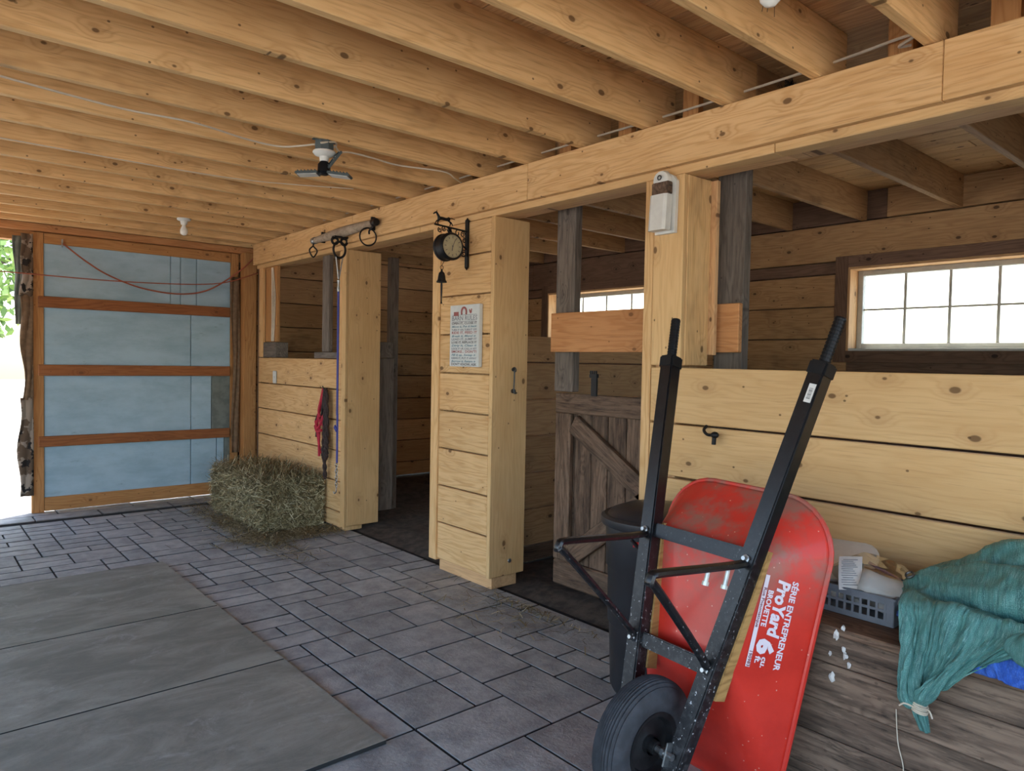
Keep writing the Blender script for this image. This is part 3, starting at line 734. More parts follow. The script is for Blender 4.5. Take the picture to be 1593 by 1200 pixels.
# cloth flaps nailed along the door edges
def flap(name, x0, x1, zs, mat, label, sway, seed, y=YE-.02):
    rows = []
    for i, z in enumerate(zs):
        t = i/(len(zs)-1); r = []
        for j in range(9):
            s = j/8; wv = 0.5+0.5*math.sin(t*7+seed)*math.cos(t*3+seed*2)
            xl = x0+sway*wv if sway > 0 else x0
            xr = x1
            if sway < 0: xl, xr = x0+(-sway)*wv, x1
            r.append(Vector((xl+(xr-xl)*s, y-0.012-0.02*abs(math.sin(s*5+t*4+seed)), z)))
        rows.append(r)
    o = MB().grid(rows).build(name, mat, None, True, origin=((x0+x1)/2, y, zs[-1]), solid=.004); return tag(o, label, 'cloth')
lin_ = lambda a, b, n: [a+(b-a)*i/(n-1) for i in range(n)]
flap('door_flap', 0.80, 0.915, lin_(2.50, 1.95, 14), 'camo', 'upper camouflage cloth flap on the left edge of the blue door', .04, 0.3)
flap('door_flap', 0.765, 0.84, lin_(2.48, 1.70, 16), 'gray_board', 'long pale gray cloth flap hanging outermost left of the blue door', .03, 1.3, YE+.03)
flap('door_flap', 0.805, 0.915, lin_(1.96, 1.03, 16), 'burlap', 'plain brown cloth flap in the middle of the left door edge', .05, 2.1)
flap('door_flap', 0.79, 0.915, lin_(1.05, 0.17, 16), 'camo', 'lowest camouflage cloth flap on the left edge of the blue door', .045, 4.0)
flap('door_flap', 2.62, 2.73, lin_(2.28, 0.44, 24), 'burlap', 'long wavy burlap strip down the right edge of the blue door', -.05, 1.0, YE-.045)

# ------------------------------------------------------------------ hay bale
def hay(name, n, fn, parent, seed, kind=None, lw=(0.0012, 0.0030)):
    rnd = random.Random(seed); mb = MB(); tone = []
    for _ in range(n):
        p, d, nrm, L = fn(rnd); d = d.normalized(); s = d.cross(nrm)
        s = (s if s.length > 1e-3 else Vector((1, 0, 0))).normalized(); w = rnd.uniform(*lw); b = nrm*rnd.uniform(-.25, .25)*L
        q = [p-d*L/2, p+b*.5+s*rnd.uniform(-.1, .1)*L, p+d*L/2]
        vs = []
        for c in q: vs += [c-s*w, c+s*w]
        k = len(mb.v); mb.add(vs, [(0, 1, 3, 2), (2, 3, 5, 4)]); t = min(1, max(0, rnd.gauss(.42, .33))); tone += [t]*6
    o = mb.build(name, 'hay', parent, tone=tone, origin=None)
    if kind: o['kind'] = kind
    return o
HB = ((2.27, 5.72, 0.0), (2.77, 6.98, 0.44))
bale = empty('hay_bale', (2.52, 6.35, 0), 'rectangular green-brown hay bale lying against the far half wall', 'hay bale')
bm_ = MB(); rows = []
bb = bmesh.new(); bmesh.ops.create_cube(bb, size=1); bmesh.ops.subdivide_edges(bb, edges=bb.edges[:], cuts=12, use_grid_fill=True); bb.verts.index_update()
for v in bb.verts:
    c = Vector(((v.co.x+.5)*.48+2.28, (v.co.y+.5)*1.22+5.74, (v.co.z+.5)*.42)); ctr = Vector((2.52, 6.35, .21))
    e = sum(1 for k in v.co if abs(k) > .44); d = (c-ctr); c = ctr+d*(1-.02*e*e)
    if v.co.z > -.49: c += d.normalized()*(0.045*mnoise.noise(c*5)+.03*mnoise.noise(c*13))
    if v.co.z > .4: c.z -= .03*max(0, v.co.y*2)+.015
    bm_.v.append(c)
bm_.f = [tuple(v.index for v in f.verts) for f in bb.faces]; bb.free(); bm_.build('bale_body', 'hay_body', bale, True)
def bale_straw(r):
    f = r.random(); lo, hi = HB
    if f < .40: p = Vector((lo[0]+r.uniform(-.012, .03), r.uniform(lo[1], hi[1]), r.uniform(0, hi[2]-.02))); n = Vector((-1, 0, 0))
    elif f < .66: p = Vector((r.uniform(lo[0], hi[0]), lo[1]+r.uniform(-.012, .03), r.uniform(0, hi[2]-.02))); n = Vector((0, -1, 0))
    else: p = Vector((r.uniform(lo[0], hi[0]), r.uniform(lo[1], hi[1]), hi[2]-.02+r.gauss(0, .025))); n = Vector((0, 0, 1))
    p.z -= .03*max(0, (p.y-6.35)/.63)*(p.z/.42)
    d = Vector((r.gauss(0, 1), r.gauss(0, 1), r.gauss(0, 1))); d = d-n*d.dot(n)*.68
    L = r.uniform(.05, .20) if f < .66 else r.uniform(.07, .30)
    p.x = min(p.x, 2.765); q = p+n*.008; return q, d, n, min(L, max(.04, 2*(2.80-q.x)))
hay('straw', 17000, bale_straw, bale, 3, 'stuff')
def loose(cx, cy, sx, sy, z=.006):
    def f(r):
        p = Vector((cx+r.gauss(0, sx), cy+r.gauss(0, sy), z+abs(r.gauss(0, .008))))
        p.x = min(p.x, 2.79)
        return p, Vector((r.gauss(0, 1), r.gauss(0, 1), r.gauss(0, .08))), Vector((0, 0, 1)), r.uniform(.03, .13)
    return f
tag(hay('loose_hay', 2200, loose(2.19, 6.05, .09, .55), None, 5, 'stuff'), 'loose hay strewn on the pavers along the bale', 'hay')
tag(hay('loose_hay', 2000, loose(2.42, 5.56, .24, .10), None, 6, 'stuff'), 'loose hay strewn at the near end of the bale', 'hay')
tag(hay('loose_hay', 240, loose(2.76, 3.05, .2, .28, .004), None, 8, 'stuff'), 'sparse straw scattered on the floor before the dark stall door', 'hay')

# ------------------------------------------------------------------ things on the stall fronts
# singletree with rings
XF = 2.77
st_ = empty('singletree', (2.74, 5.3, 2.45), 'old wooden singletree bar with iron rings mounted on the beam above the doorway post', 'singletree')
pa, pb = Vector((2.725, 5.80, 2.458)), Vector((2.725, 4.80, 2.478))
b_ = MB(); b_.tube([pa.lerp(pb, t/10) for t in range(11)], lambda t: .024+.017*math.sin(PI*t), 12); b_.build('bar', 'bar_wood', st_, True)
for nm, c, sgn in (('end_cap', pa, 1), ('end_cap', pb, -1)):
    e = MB(); e.lathe([(.0, -.02), (.028, -.018), (.03, 0), (.03, .03), (.026, .035), (0, .035)], c+Vector((0, sgn*.02, 0)), (0, -sgn, 0), 14, False); e.build(nm, 'steel' if sgn > 0 else 'iron', st_, True)
MB().box((2.752, 4.86, 2.48), (.03, .02, .1)).build('mounting_bracket', 'iron', st_); MB().box((2.752, 5.70, 2.475), (.03, .02, .09)).build('mounting_bracket', 'iron', st_)
e = MB(); e.tube(smooth_path([pb+Vector((-.005, 0, -.03)), pb+Vector((-.02, .03, -.06)), pb+Vector((-.01, .05, -.08))]), .007); e.ring((2.70, 4.84, 2.372), (.12, 1, 0), .066, .006, 24); e.build('ring', 'iron', st_, True)
e = MB(); e.tube(smooth_path([(2.72, 5.80, 2.44), (2.71, 5.80, 2.41), (2.745, 5.80, 2.37), (2.71, 5.80, 2.315), (2.675, 5.80, 2.37), (2.71, 5.80, 2.41)]), .0065); e.build('ring', 'iron', st_, True)
e = MB(); e.box((2.71, 5.31, 2.425), (.12, .05, .012)); e.ring((2.665, 5.31, 2.393), (0, 1, 0), .026, .011, 16); e.ring((2.745, 5.31, 2.393), (0, 1, 0), .026, .011, 16); e.build('center_clip', 'iron', st_, True)
e = MB(); e.ring((2.705, 5.31, 2.325), (0, 1, 0), .064, .010, 24, sx=.82); e.build('ring', 'iron', st_, True)
# blue strap with snap clips
sp_ = empty('lead_strap', (2.70, 5.31, 2.25), 'long dark blue lead strap hanging from the centre ring, with snaps', 'lead strap')
e = MB(); e.tube(smooth_path([(2.735, 5.31, 2.27), (2.718, 5.31, 2.17), (2.703, 5.31, 2.09)]), .006); e.tube(smooth_path([(2.675, 5.31, 2.27), (2.688, 5.31, 2.17), (2.697, 5.31, 2.09)]), .006)
e.tube([(2.72, 5.31, 2.16), (2.684, 5.31, 2.155)], .005); e.lathe([(.0, 0), (.011, 0), (.013, .02), (.008, .05), (.012, .09), (0, .09)], (2.70, 5.31, 1.99), (0, 0, 1), 10, False); e.build('snap', 'steel', sp_, True)
e = MB(); e.box((2.70, 5.31, 1.49), (.006, .028, 1.0)); e.box((2.705, 5.315, .80), (.006, .026, .40)); e.box((2.70, 5.335, .88), (.008, .05, .03), Matrix.Rotation(.7, 3, 'X')); e.build('strap', 'blue_strap', sp_)
e = MB()
for k in range(8): e.ring((2.703, 5.318, .585-.026*k), (1, 0, 0) if k % 2 else (0, 1, 0), .014, .0035, 10, 5, sx=.7)
e.tube(smooth_path([(2.703, 5.318, .39), (2.70, 5.32, .36), (2.70, 5.345, .345), (2.70, 5.36, .36)]), .0045); e.build('chain', 'steel', sp_, True)
# halter and rope
ha = empty('rope_halter', (2.79, 5.72, 1.19), 'red and black rope halter with a dark twisted lead rope on the far half wall', 'halter')
e = MB(); e.tube([(2.805, 5.70, 1.19), (2.765, 5.70, 1.195), (2.76, 5.70, 1.21)], .006); e.build('peg', 'iron', ha)
def ropes(lst, r, twist=0.0):
    mb = MB()
    for pts in lst:
        P = smooth_path(pts, 8)
        if twist:
            for ph in (0, PI):
                Q = [p+Vector((.4*r*math.cos(i*.9+ph), r*.75*math.sin(i*.9+ph), 0)) for i, p in enumerate(P)]; mb.tube(Q, r*.72, 6)
        else: mb.tube(P, r, 6)
    return mb
xx = 2.775
ropes([[(xx, 5.71, 1.18), (xx, 5.75, 1.05), (xx, 5.82, .92), (xx-.01, 5.80, .80), (xx, 5.76, .62)], [(xx, 5.72, 1.19), (xx, 5.80, .98), (xx-.015, 5.74, .90), (xx, 5.70, .86), (xx, 5.71, .72)], [(xx-.01, 5.84, .90), (xx-.02, 5.78, .84), (xx-.02, 5.71, .90), (xx-.01, 5.69, .96)],
       [(xx, 5.73, 1.15), (xx-.02, 5.76, 1.00), (xx-.02, 5.72, .94)], [(xx-.012, 5.76, .86), (xx-.01, 5.77, .72), (xx-.01, 5.765, .60)], [(xx-.012, 5.845, .86), (xx-.02, 5.79, .815), (xx-.02, 5.70, .83)]], .0115).build('halter_rope', 'red_rope', ha, True)
ropes([[(xx-.005, 5.69, 1.17), (xx-.01, 5.71, 1.02), (xx-.01, 5.73, .93)], [(xx, 5.81, .96), (xx, 5.85, .90), (xx, 5.83, .86), (xx, 5.84, .76)], [(xx, 5.68, .84), (xx, 5.70, .74), (xx, 5.68, .62)]], .011).build('black_rope', 'black_metal', ha, True)
ropes([[(xx-.012, 5.665, 1.19), (xx-.012, 5.66, 1.0), (xx-.012, 5.66, .85), (xx-.012, 5.635, .72), (xx-.012, 5.62, .63), (xx-.012, 5.65, .585), (xx-.012, 5.685, .62), (xx-.012, 5.675, .75), (xx-.014, 5.64, .95), (xx-.014, 5.635, 1.1), (xx-.012, 5.655, 1.19)], [(xx-.012, 5.68, .70), (xx-.01, 5.66, .55), (xx-.01, 5.645, .42)], [(xx-.02, 5.62, 1.18), (xx-.02, 5.60, .95), (xx-.02, 5.60, .75), (xx-.02, 5.61, .66)]], .0165, 1).build('lead_rope', 'dark_rope', ha, True)
# light switch
sw = empty('switch_plate', (2.805, 6.84, 1.25), 'small white switch plate on the far half wall', 'switch')
e = MB(); e.cbox((2.806, 6.84, 1.255), (.008, .085, .125)); e.build('plate', 'white_plastic', sw)
e = MB(); e.cbox((2.80, 6.84, 1.255), (.008, .012, .026), None, .002); e.build('toggle', 'white_plastic', sw)

# station clock with horse and bell
ck = empty('station_clock', (2.79, 3.73, 2.2), 'black double-sided bracket clock with a running horse on top, on the pier', 'clock')
CX, CY, CZ, CR = 2.655, 3.735, 2.17, .088
e = MB(); e.lathe([(0, -.048), (CR*.80, -.048), (CR*.92, -.05), (CR, -.042), (CR, -.03), (CR*.93, -.024), (CR*.93, .024), (CR, .03), (CR, .042), (CR*.92, .05), (CR*.80, .048), (0, .048)], (CX, CY, CZ), (0, 1, 0), 32, False); e.build('clock_case', 'black_metal', ck, True)
for sgn in (-1, 1):
    e = MB(); e.lathe([(CR*.82, 0), (0, .001)], (CX, CY+sgn*.0485, CZ), (0, sgn, 0), 28, False); fc = e.build('clock_face', 'clock_face', ck)
    h = MB(); yy = CY+sgn*.0505
    for k in range(12):
        a = k*PI/6; h.box((CX+.056*math.sin(a), yy, CZ+.056*math.cos(a)), (.004, .001, .013), Matrix.Rotation(a, 3, 'Y'))
    for k in range(60):
        a = k*PI/30; h.box((CX+.067*math.sin(a), yy, CZ+.067*math.cos(a)), (.0012, .001, .004), Matrix.Rotation(a, 3, 'Y'))
    a = -sgn*.45; h.box((CX+.024*math.sin(a), yy, CZ+.024*math.cos(a)), (.003, .0015, .05), Matrix.Rotation(a, 3, 'Y'))
    a = -sgn*3.3; h.box((CX+.014*math.sin(a), yy, CZ+.014*math.cos(a)), (.005, .0015, .03), Matrix.Rotation(a, 3, 'Y')); h.box((CX, yy, CZ), (.009, .0016, .009))
    tag(h.build('dial_marks', 'print_dark', fc), kind='stuff')
e = MB(); e.box((2.80, 3.73, 2.205), (.012, .03, .30)); e.lathe([(.0, .02), (.015, 0), (0, 0)], (2.80, 3.73, 2.355), (0, 0, 1), 8, False); e.lathe([(0, 0), (.015, 0), (0, -.02)], (2.80, 3.73, 2.055), (0, 0, 1), 8, False)
e.tube([(2.795, 3.73, 2.285), (2.545, 3.73, 2.30)], .006, 6); e.tube([(2.795, 3.73, 2.17), (2.74, 3.73, 2.21), (2.645, 3.73, 2.292)], .006, 6)
def scroll(cx, cz, r0, turns, ph, sg=1):
    return [(cx+(r0*(1-.75*t/20))*math.cos(ph+sg*turns*2*PI*t/20), 3.73, cz+(r0*(1-.75*t/20))*math.sin(ph+sg*turns*2*PI*t/20)) for t in range(21)]
for a in ((2.765, 2.262, .02, 1.4, 0), (2.725, 2.266, .022, 1.0, 1), (2.775, 2.225, .017, 1.3, 2, -1), (2.66, 2.278, .018, 1.4, 3), (2.615, 2.282, .018, 1.4, 0, -1), (2.585, 2.268, .016, 1.3, 2), (2.775, 2.14, .024, 1.5, 1.2)): e.tube(scroll(*a), .0035, 5)
e.tube([(2.655, 3.73, 2.292), (2.655, 3.73, 2.255)], .006, 6); e.build('bracket', 'black_metal', ck, True)
# galloping horse silhouette in the round
hs = MB()
hs.tube(smooth_path([(2.575, 3.73, 2.337), (2.60, 3.73, 2.342), (2.635, 3.73, 2.340), (2.655, 3.73, 2.345)]), lambda t: .0135-.003*math.sin(PI*t), 8)
hs.tube(smooth_path([(2.582, 3.73, 2.342), (2.568, 3.73, 2.362), (2.558, 3.73, 2.376)]), lambda t: .010-.004*t, 6)
hs.tube([(2.560, 3.73, 2.376), (2.545, 3.73, 2.370), (2.536, 3.73, 2.362)], lambda t: .006-.002*t, 6)
hs.tube([(2.562, 3.73, 2.380), (2.562, 3.73, 2.388)], .0025, 4)
for pts in ([(2.58, 3.727, 2.33), (2.560, 3.727, 2.322), (2.548, 3.727, 2.306)], [(2.582, 3.735, 2.33), (2.572, 3.735, 2.315), (2.58, 3.735, 2.303)], [(2.648, 3.727, 2.335), (2.664, 3.727, 2.318), (2.658, 3.727, 2.302)], [(2.65, 3.735, 2.335), (2.675, 3.735, 2.325), (2.688, 3.735, 2.305)]): hs.tube(smooth_path(pts, 4), lambda t: .006-.0035*t, 6)
hs.tube(smooth_path([(2.658, 3.73, 2.348), (2.675, 3.73, 2.352), (2.70, 3.73, 2.347)]), lambda t: .004-.002*t, 6); hs.build('horse_figure', 'black_metal', ck, True)
e = MB(); e.ring((2.605, 3.73, 2.035), (0, 1, 0), .012, .002, 14, 5); e.tube([(2.605, 3.73, 2.047), (2.63, 3.73, 2.09)], .002, 5)
e.lathe([(.0, .0), (.006, -.0), (.007, -.012), (.018, -.022), (.023, -.045), (.026, -.065), (.034, -.078), (.033, -.082), (.0, -.07)], (2.605, 3.73, 2.023), (0, 0, 1), 18, False); e.build('bell', 'iron', ck, True)
e = MB(); e.tube([(2.605, 3.73, 1.96), (2.605, 3.73, 1.925), (2.605, 3.73, 1.88), (2.605, 3.73, 1.84), (2.605, 3.73, 1.815), (2.605, 3.73, 1.808)], lambda t: (.003, .007, .006, .004, .005, .009)[min(5, int(t*5+.01))], 8); e.build('bell_pull', 'iron', ck, True)

# barn rules sign
sg = empty('barn_sign', (2.79, 3.72, 1.61), 'white hanging sign with lines of lettering on the pier under the clock', 'sign')
SX = 2.778; SY0, SZ0, SW, SH = 3.875, 1.412, .315, .40
e = MB(); e.cbox((2.793, 3.7175, 1.612), (.028, SW, SH), None, .003); e.build('sign_board', 'white_paint', sg)
def sfn(x, y): return (SX, SY0-x, SZ0+y)
lines = [('BARN RULES', .045, 0, 'print', .27), ('OPEN IT, CLOSE IT', .021, 0, 'print_dark', .27), ('Move it, Put it back', .020, .3, 'print_blue', .27), ('TURN IT ON, TURN IT OFF', .018, 0, 'print', .27), ('RIDE IT, FEED IT', .024, 0, 'print_red', .27),
         ('Break it, Mend it', .020, .3, 'print_blue', .26), ('LEAD IT, JUMP IT', .020, 0, 'print', .27), ('LOSE IT, REPLACE IT', .020, 0, 'print_dark', .27), ('Dirty it, Clean it', .020, .3, 'print_blue', .27), ('LOCK IT UP, CALL A VET', .018, 0, 'print', .27),
         ('SMOKE... DON\'T!', .023, 0, 'print_red', .27), ('Fill it up, Sweep it', .020, .3, 'print_blue', .26), ('HANG IT, PUT IT AWAY', .019, 0, 'print', .27), ('Borrow it, Return it', .020, .3, 'print_blue', .26), ('DON\'T KNOW, ASK', .023, 0, 'print_dark', .27)]
parts = {}
z = .30
for body, size, sh, m, wd in lines:
    mb = parts.setdefault(m, MB()); text_into(mb, body, size*.95, lambda x, y, z=z: sfn(.022+x, z+y), .0005, 'LEFT', sh, wd); z -= .0205 if size < .04 else .026
e = parts['print']; e.box((SX, 3.7175, .335+SZ0), (.001, .26, .0025)); e.box((SX, 3.7175, .292+SZ0), (.001, .26, .0025))
for m, mb in parts.items(): tag(mb.build('lettering', m, sg), kind='stuff')
e = MB(); e.tube([sfn(.155+.026*math.cos(a), .352+.03*math.sin(a)) for a in lin_(-.5, PI+.5, 13)], .007, 6); e.box(sfn(.07, .345), (.002, .05, .022)); e.box(sfn(.07, .333), (.002, .055, .006))
e.blob(sfn(.225, .352), (.002, .012, .01), 3); e.blob(sfn(.233, .365), (.002, .005, .008), 4); e.blob(sfn(.214, .362), (.002, .005, .009), 5); e.build('emblem', 'print_red', sg)

# hook with eye on the pier side board
hk = empty('hook_and_eye', (2.975, 3.455, 1.25), 'small steel hook and eye latch on the near side of the plank-clad pier', 'latch')
e = MB(); e.ring((2.975, 3.437, 1.40), (1, 0, .3), .014, .004, 12); e.lathe([(.0, 0), (.012, 0), (.012, .012), (0, .012)], (2.975, 3.457, 1.40), (0, -1, 0), 8, False); e.build('eye', 'dark_steel', hk, True)
e = MB(); e.tube(smooth_path([(2.975, 3.438, 1.395), (2.974, 3.438, 1.33), (2.972, 3.438, 1.27), (2.975, 3.432, 1.248), (2.99, 3.43, 1.252)]), .0045); e.lathe([(0, 0), (.014, 0), (.014, .02), (0, .02)], (2.975, 3.457, 1.262), (0, -1, 0), 8, False); e.build('hook', 'dark_steel', hk, True)
e = MB(); e.lathe([(0, 0), (.014, 0), (.012, .006), (0, .006)], (2.975, 3.455, .17), (0, -1, 0), 12, False); o = e.build('bolt_head', 'steel', None, origin=(2.975, 3.455, .17)); tag(o, 'gray bolt head near the foot of the pier side', 'bolt')
# black hook on near half wall
hk = empty('black_hook', (2.80, 1.85, 1.14), 'black iron swivel hook in the seam of the near half wall', 'hook')
e = MB(); e.tube(smooth_path([(2.81, 1.895, 1.172), (2.785, 1.892, 1.155), (2.775, 1.87, 1.138), (2.775, 1.845, 1.136), (2.775, 1.83, 1.142)]), .007); e.build('hook', 'black_metal', hk, True)
e = MB(); e.blob((2.775, 1.828, 1.138), (.016, .02, .016), 1, .1); e.tube([(2.775, 1.83, 1.13), (2.775, 1.832, 1.095)], .010); e.build('snap_body', 'black_metal', hk, True)

# white plastic box on the boxed post
wb_ = empty('white_box', (2.80, 2.15, 2.08), 'white plastic wall box with a brown gap near its rounded top, on the boxed post', 'wall box')
e = MB()
out = [(2.085, 2.075), (2.20, 2.075), (2.205, 2.32)]+[(2.15+.06*math.cos(a), 2.325+.035*math.sin(a)) for a in lin_(.15, PI-.15, 8)]+[(2.08, 2.32)]
for x in (2.785, 2.806): e.v += [Vector((x, y, z)) for y, z in out]
n_ = len(out); e.f += [tuple(range(n_)), tuple(range(2*n_-1, n_-1, -1))]+[(i, (i+1) % n_, n_+(i+1) % n_, n_+i) for i in range(n_)]; e.build('back_plate', 'white_plastic', wb_)
e = MB(); pr = [(2.784, 2.10), (2.784, 2.195), (2.745, 2.20), (2.735, 2.185), (2.735, 2.115), (2.745, 2.10)]
for z in (2.085, 2.255): e.v += [Vector((x-(.0 if z > 2.2 else .012), y, z)) for x, y in pr]
e.f += [(5, 4, 3, 2, 1, 0), (6, 7, 8, 9, 10, 11)]+[(i, (i+1) % 6, 6+(i+1) % 6, 6+i) for i in range(6)]; e.build('cover', 'white_plastic', wb_)
e = MB(); e.cbox((2.765, 2.148, 2.285), (.036, .098, .06)); e.build('brown_insert', 'dark_wood', wb_)
e = MB(); e.lathe([(0, 0), (.045, 0), (.048, .012), (.042, .03), (0, .034)], (2.784, 2.15, 2.325), (-1, 0, 0), 20, False); e.build('top_cap', 'white_plastic', wb_, True)
e = MB(); e.ring((2.745, 2.15, 2.335), (1, 0, 0), .01, .003, 12); e.build('screw_ring', 'dark_steel', wb_, True)

# ------------------------------------------------------------------ ceiling lamps and cables
def bulb_lamp(loc, label):
    x, y, z = loc; L = empty('bulb_lamp', loc, label, 'lamp')
    e = MB(); e.lathe([(0, 0), (.055, 0), (.056, -.006), (.05, -.016), (.03, -.022), (.024, -.05), (0, -.05)], loc, (0, 0, 1), 20, False); e.build('lamp_holder', 'white_plastic', L, True)
    e = MB(); e.lathe([(.014, -.05), (.016, -.065), (.026, -.085), (.031, -.105), (.028, -.125), (.016, -.138), (0, -.142)], loc, (0, 0, 1), 20, False); e.build('bulb', 'bulb', L, True)
bulb_lamp((1.83, 6.392, 2.599), 'bare white bulb in a holder under the joist near the blue door')
bulb_lamp((1.86, 1.086, 2.599), 'bare white bulb cut off by the top edge of the picture'); 
fx = Vector((1.72, 3.56, 2.595)); fl = empty('folding_lamp', fx, 'three-winged dark folding lamp screwed in a white socket under the joists', 'lamp')
e = MB(); e.lathe([(0, 0), (.05, 0), (.05, -.05), (0, -.05)], fx, (0, 0, 1), 8, False); e.box(fx+Vector((0, 0, .012)), (.13, .02, .025)); e.build('junction_box', 'fixture_gray', fl)
e = MB(); e.lathe([(0, -.05), (.058, -.052), (.06, -.06), (.05, -.072), (.026, -.08), (.022, -.105), (0, -.105)], fx, (0, 0, 1), 24, False); e.build('socket', 'white_plastic', fl, True)
e = MB(); e.lathe([(0, -.105), (.02, -.105), (.032, -.12), (.034, -.16), (.02, -.175), (0, -.175)], fx, (0, 0, 1), 16, False); e.build('lamp_core', 'black_metal', fl, True)
def wing(ang, tilt, lab=None):
    R = Matrix.Rotation(ang, 3, 'Z') @ Matrix.Rotation(tilt, 3, 'Y')
    e = MB(); c = fx+Vector((0, 0, -.165))+R @ Vector((.085, 0, 0)); e.cbox(c, (.12, .085, .014), R, .004)
    for k in range(6): e.box(c+R @ Vector((-.045+.018*k, 0, .009)), (.004, .075, .008), R)
    e.tube([fx+Vector((0, 0, -.165)), c-R @ Vector((.05, 0, 0))], .008); w = e.build('wing', 'fixture_gray', fl)
    d = MB(); d.box(c+R @ Vector((.01, 0, .0085)), (.04, .035, .002), R); d.build('sticker', 'paper', w)
    if tilt > 0: d = MB(); d.box(c-R @ Vector((0, 0, .0082)), (.1, .068, .002), R); d.build('diffuser', 'white_plastic', w)
wing(2.45, .05); wing(-.75, .12); wing(-.25, -.95)
def cable(name, pts, r, mat, label, cat='cable', n=8):
    o = MB().tube(smooth_path(pts, n), r, 6).build(name, mat, None, True, origin=pts[0]); return tag(o, label, cat)
zc = 2.592
cable('cable', [(.1, 3.60, zc), (.33, 3.666, zc), (.786, 3.743, zc), (1.104, 3.718, zc), (1.40, 3.80, zc), (1.576, 3.80, zc), (1.66, 3.70, zc), (1.70, 3.63, zc), (1.75, 3.66, zc+.01), (1.80, 3.60, zc), (1.76, 3.52, zc), (1.68, 3.52, zc-.02)], .005, 'cable_white', 'white cable stapled under the joists from the left to the folding lamp')
cable('cable', [(1.78, 3.55, zc-.01), (1.83, 3.60, zc-.02), (1.91, 3.632, zc), (2.05, 3.64, zc), (2.241, 3.667, zc), (2.513, 3.596, zc), (2.64, 3.66, zc-.005), (2.76, 3.76, zc+.008), (2.80, 3.80, zc+.02)], .005, 'cable_white', 'white cable running from the folding lamp right to the beam')
cable('cable', [(.1, 4.72, zc+.001), (.42, 4.712, zc), (1.324, 4.708, zc-.002), (1.8, 4.62, zc-.005), (2.333, 4.385, zc)], .003, 'cable_white', 'thin white wire under the joists left of the folding lamp')
cable('cable', [(2.875, 7.2, 2.67), (2.88, 5, 2.675), (2.88, 3.12, 2.68), (2.888, 2.3, 2.678), (2.89, 1.9, 2.68), (2.875, 1.4, 2.682), (2.86, 1.12, 2.69), (2.84, 1.08, 2.67), (2.85, 1.13, 2.655), (2.88, 1.10, 2.66)], .006, 'cable_white', 'white cable threaded through the joists just above the beam')
for k in range(3):
    cable('cable', [(2.832, 6.99-.012*k, 2.34), (2.832, 6.985-.035*k, 2.1), (2.832, 6.98-.034*k, 1.9), (2.832, 6.985-.022*k, 1.61)], .007, 'cable_white', ('leftmost', 'middle', 'rightmost')[k]+' of the three white cables hanging in the far stall opening')
cable('washing_line', [(-.6, 7.36, 2.14), (.657, 7.40, 2.131), (1.6, 7.40, 2.125), (2.387, 7.40, 2.17), (2.77, 7.40, 2.29), (2.9, 7.4, 2.36)], .005, 'cord_red', 'red-brown line stretched across the blue door from outside', 'cord')
cable('sagging_cord', [(1.14, 7.58, 2.44), (1.32, 7.58, 2.30), (1.514, 7.58, 2.185), (1.8, 7.58, 2.09), (2.141, 7.58, 2.062), (2.42, 7.58, 2.13), (2.679, 7.46, 2.33), (2.84, 7.44, 2.5)], .007, 'cord_red', 'orange cord sagging in a curve across the top of the blue door', 'cord')

def web(cx, cy, cz, label, n=60, drop=.06):
    rnd = random.Random(int(cx*977)); mb = MB()
    for _ in range(n):
        a = Vector((cx+rnd.gauss(0, .03), cy+rnd.uniform(-.012, .012), cz-abs(rnd.gauss(0, .015))))
        b = a+Vector((rnd.gauss(0, .015), rnd.gauss(0, .008), -abs(rnd.gauss(0, drop))))
        mb.tube([a, a.lerp(b, .5)+Vector((rnd.gauss(0, .006), rnd.gauss(0, .006), 0)), b], .0012, 3)
    tag(mb.build('dusty_cobweb', 'joint', None, origin=(cx, cy, cz)), label, 'cobweb', kind='stuff')
for (a, b, c, lab) in ((1.56, 1.372, 2.828, 'dark dusty cobweb hanging at the top of a joist, leftmost near the upper edge'), (1.95, 1.372, 2.828, 'dusty cobweb at the joist top, middle of three along the same joist'), (2.32, 1.372, 2.828, 'dusty cobweb at the joist top, nearest the beam of three along the same joist'),
                       (3.25, 1.78, 2.828, 'dusty cobweb on the stall joist just behind the main beam'), (3.4, 2.44, 2.828, 'thick dirty cobweb on the stall joist beside the gray upright')): web(a, b, c, lab)
# ------------------------------------------------------------------ feed bin (plank chest) with basket and tarps
BX = 2.335; BT = 0.595
bn = empty('feed_chest', (2.57, 0.6, 0), 'long low chest of worn dark planks below the near half wall, under the tarps', 'chest')
zz = [0.0, 0.10, 0.22, 0.335, 0.468, 0.568]
for a, b in zip(zz, zz[1:]): board('front_plank', bn, (BX, -.5, a+.001), (BX+.026, 1.50, b-.001), 'YZ', 'bench_wood', .003, jit=.0015)
for a, b in ((BX-.003, 2.49), (2.492, 2.65), (2.652, 2.80)): board('top_plank', bn, (a, -.5, BT-.027), (b, 1.52, BT), 'YX', 'dark_wood', .004)
board('end_plank', bn, (BX+.03, 1.47, 0), (2.79, 1.495, BT-.03), 'XZ', 'bench_wood', .003); board('end_plank', bn, (BX+.03, -.49, 0), (2.79, -.465, BT-.03), 'XZ', 'bench_wood', .003)
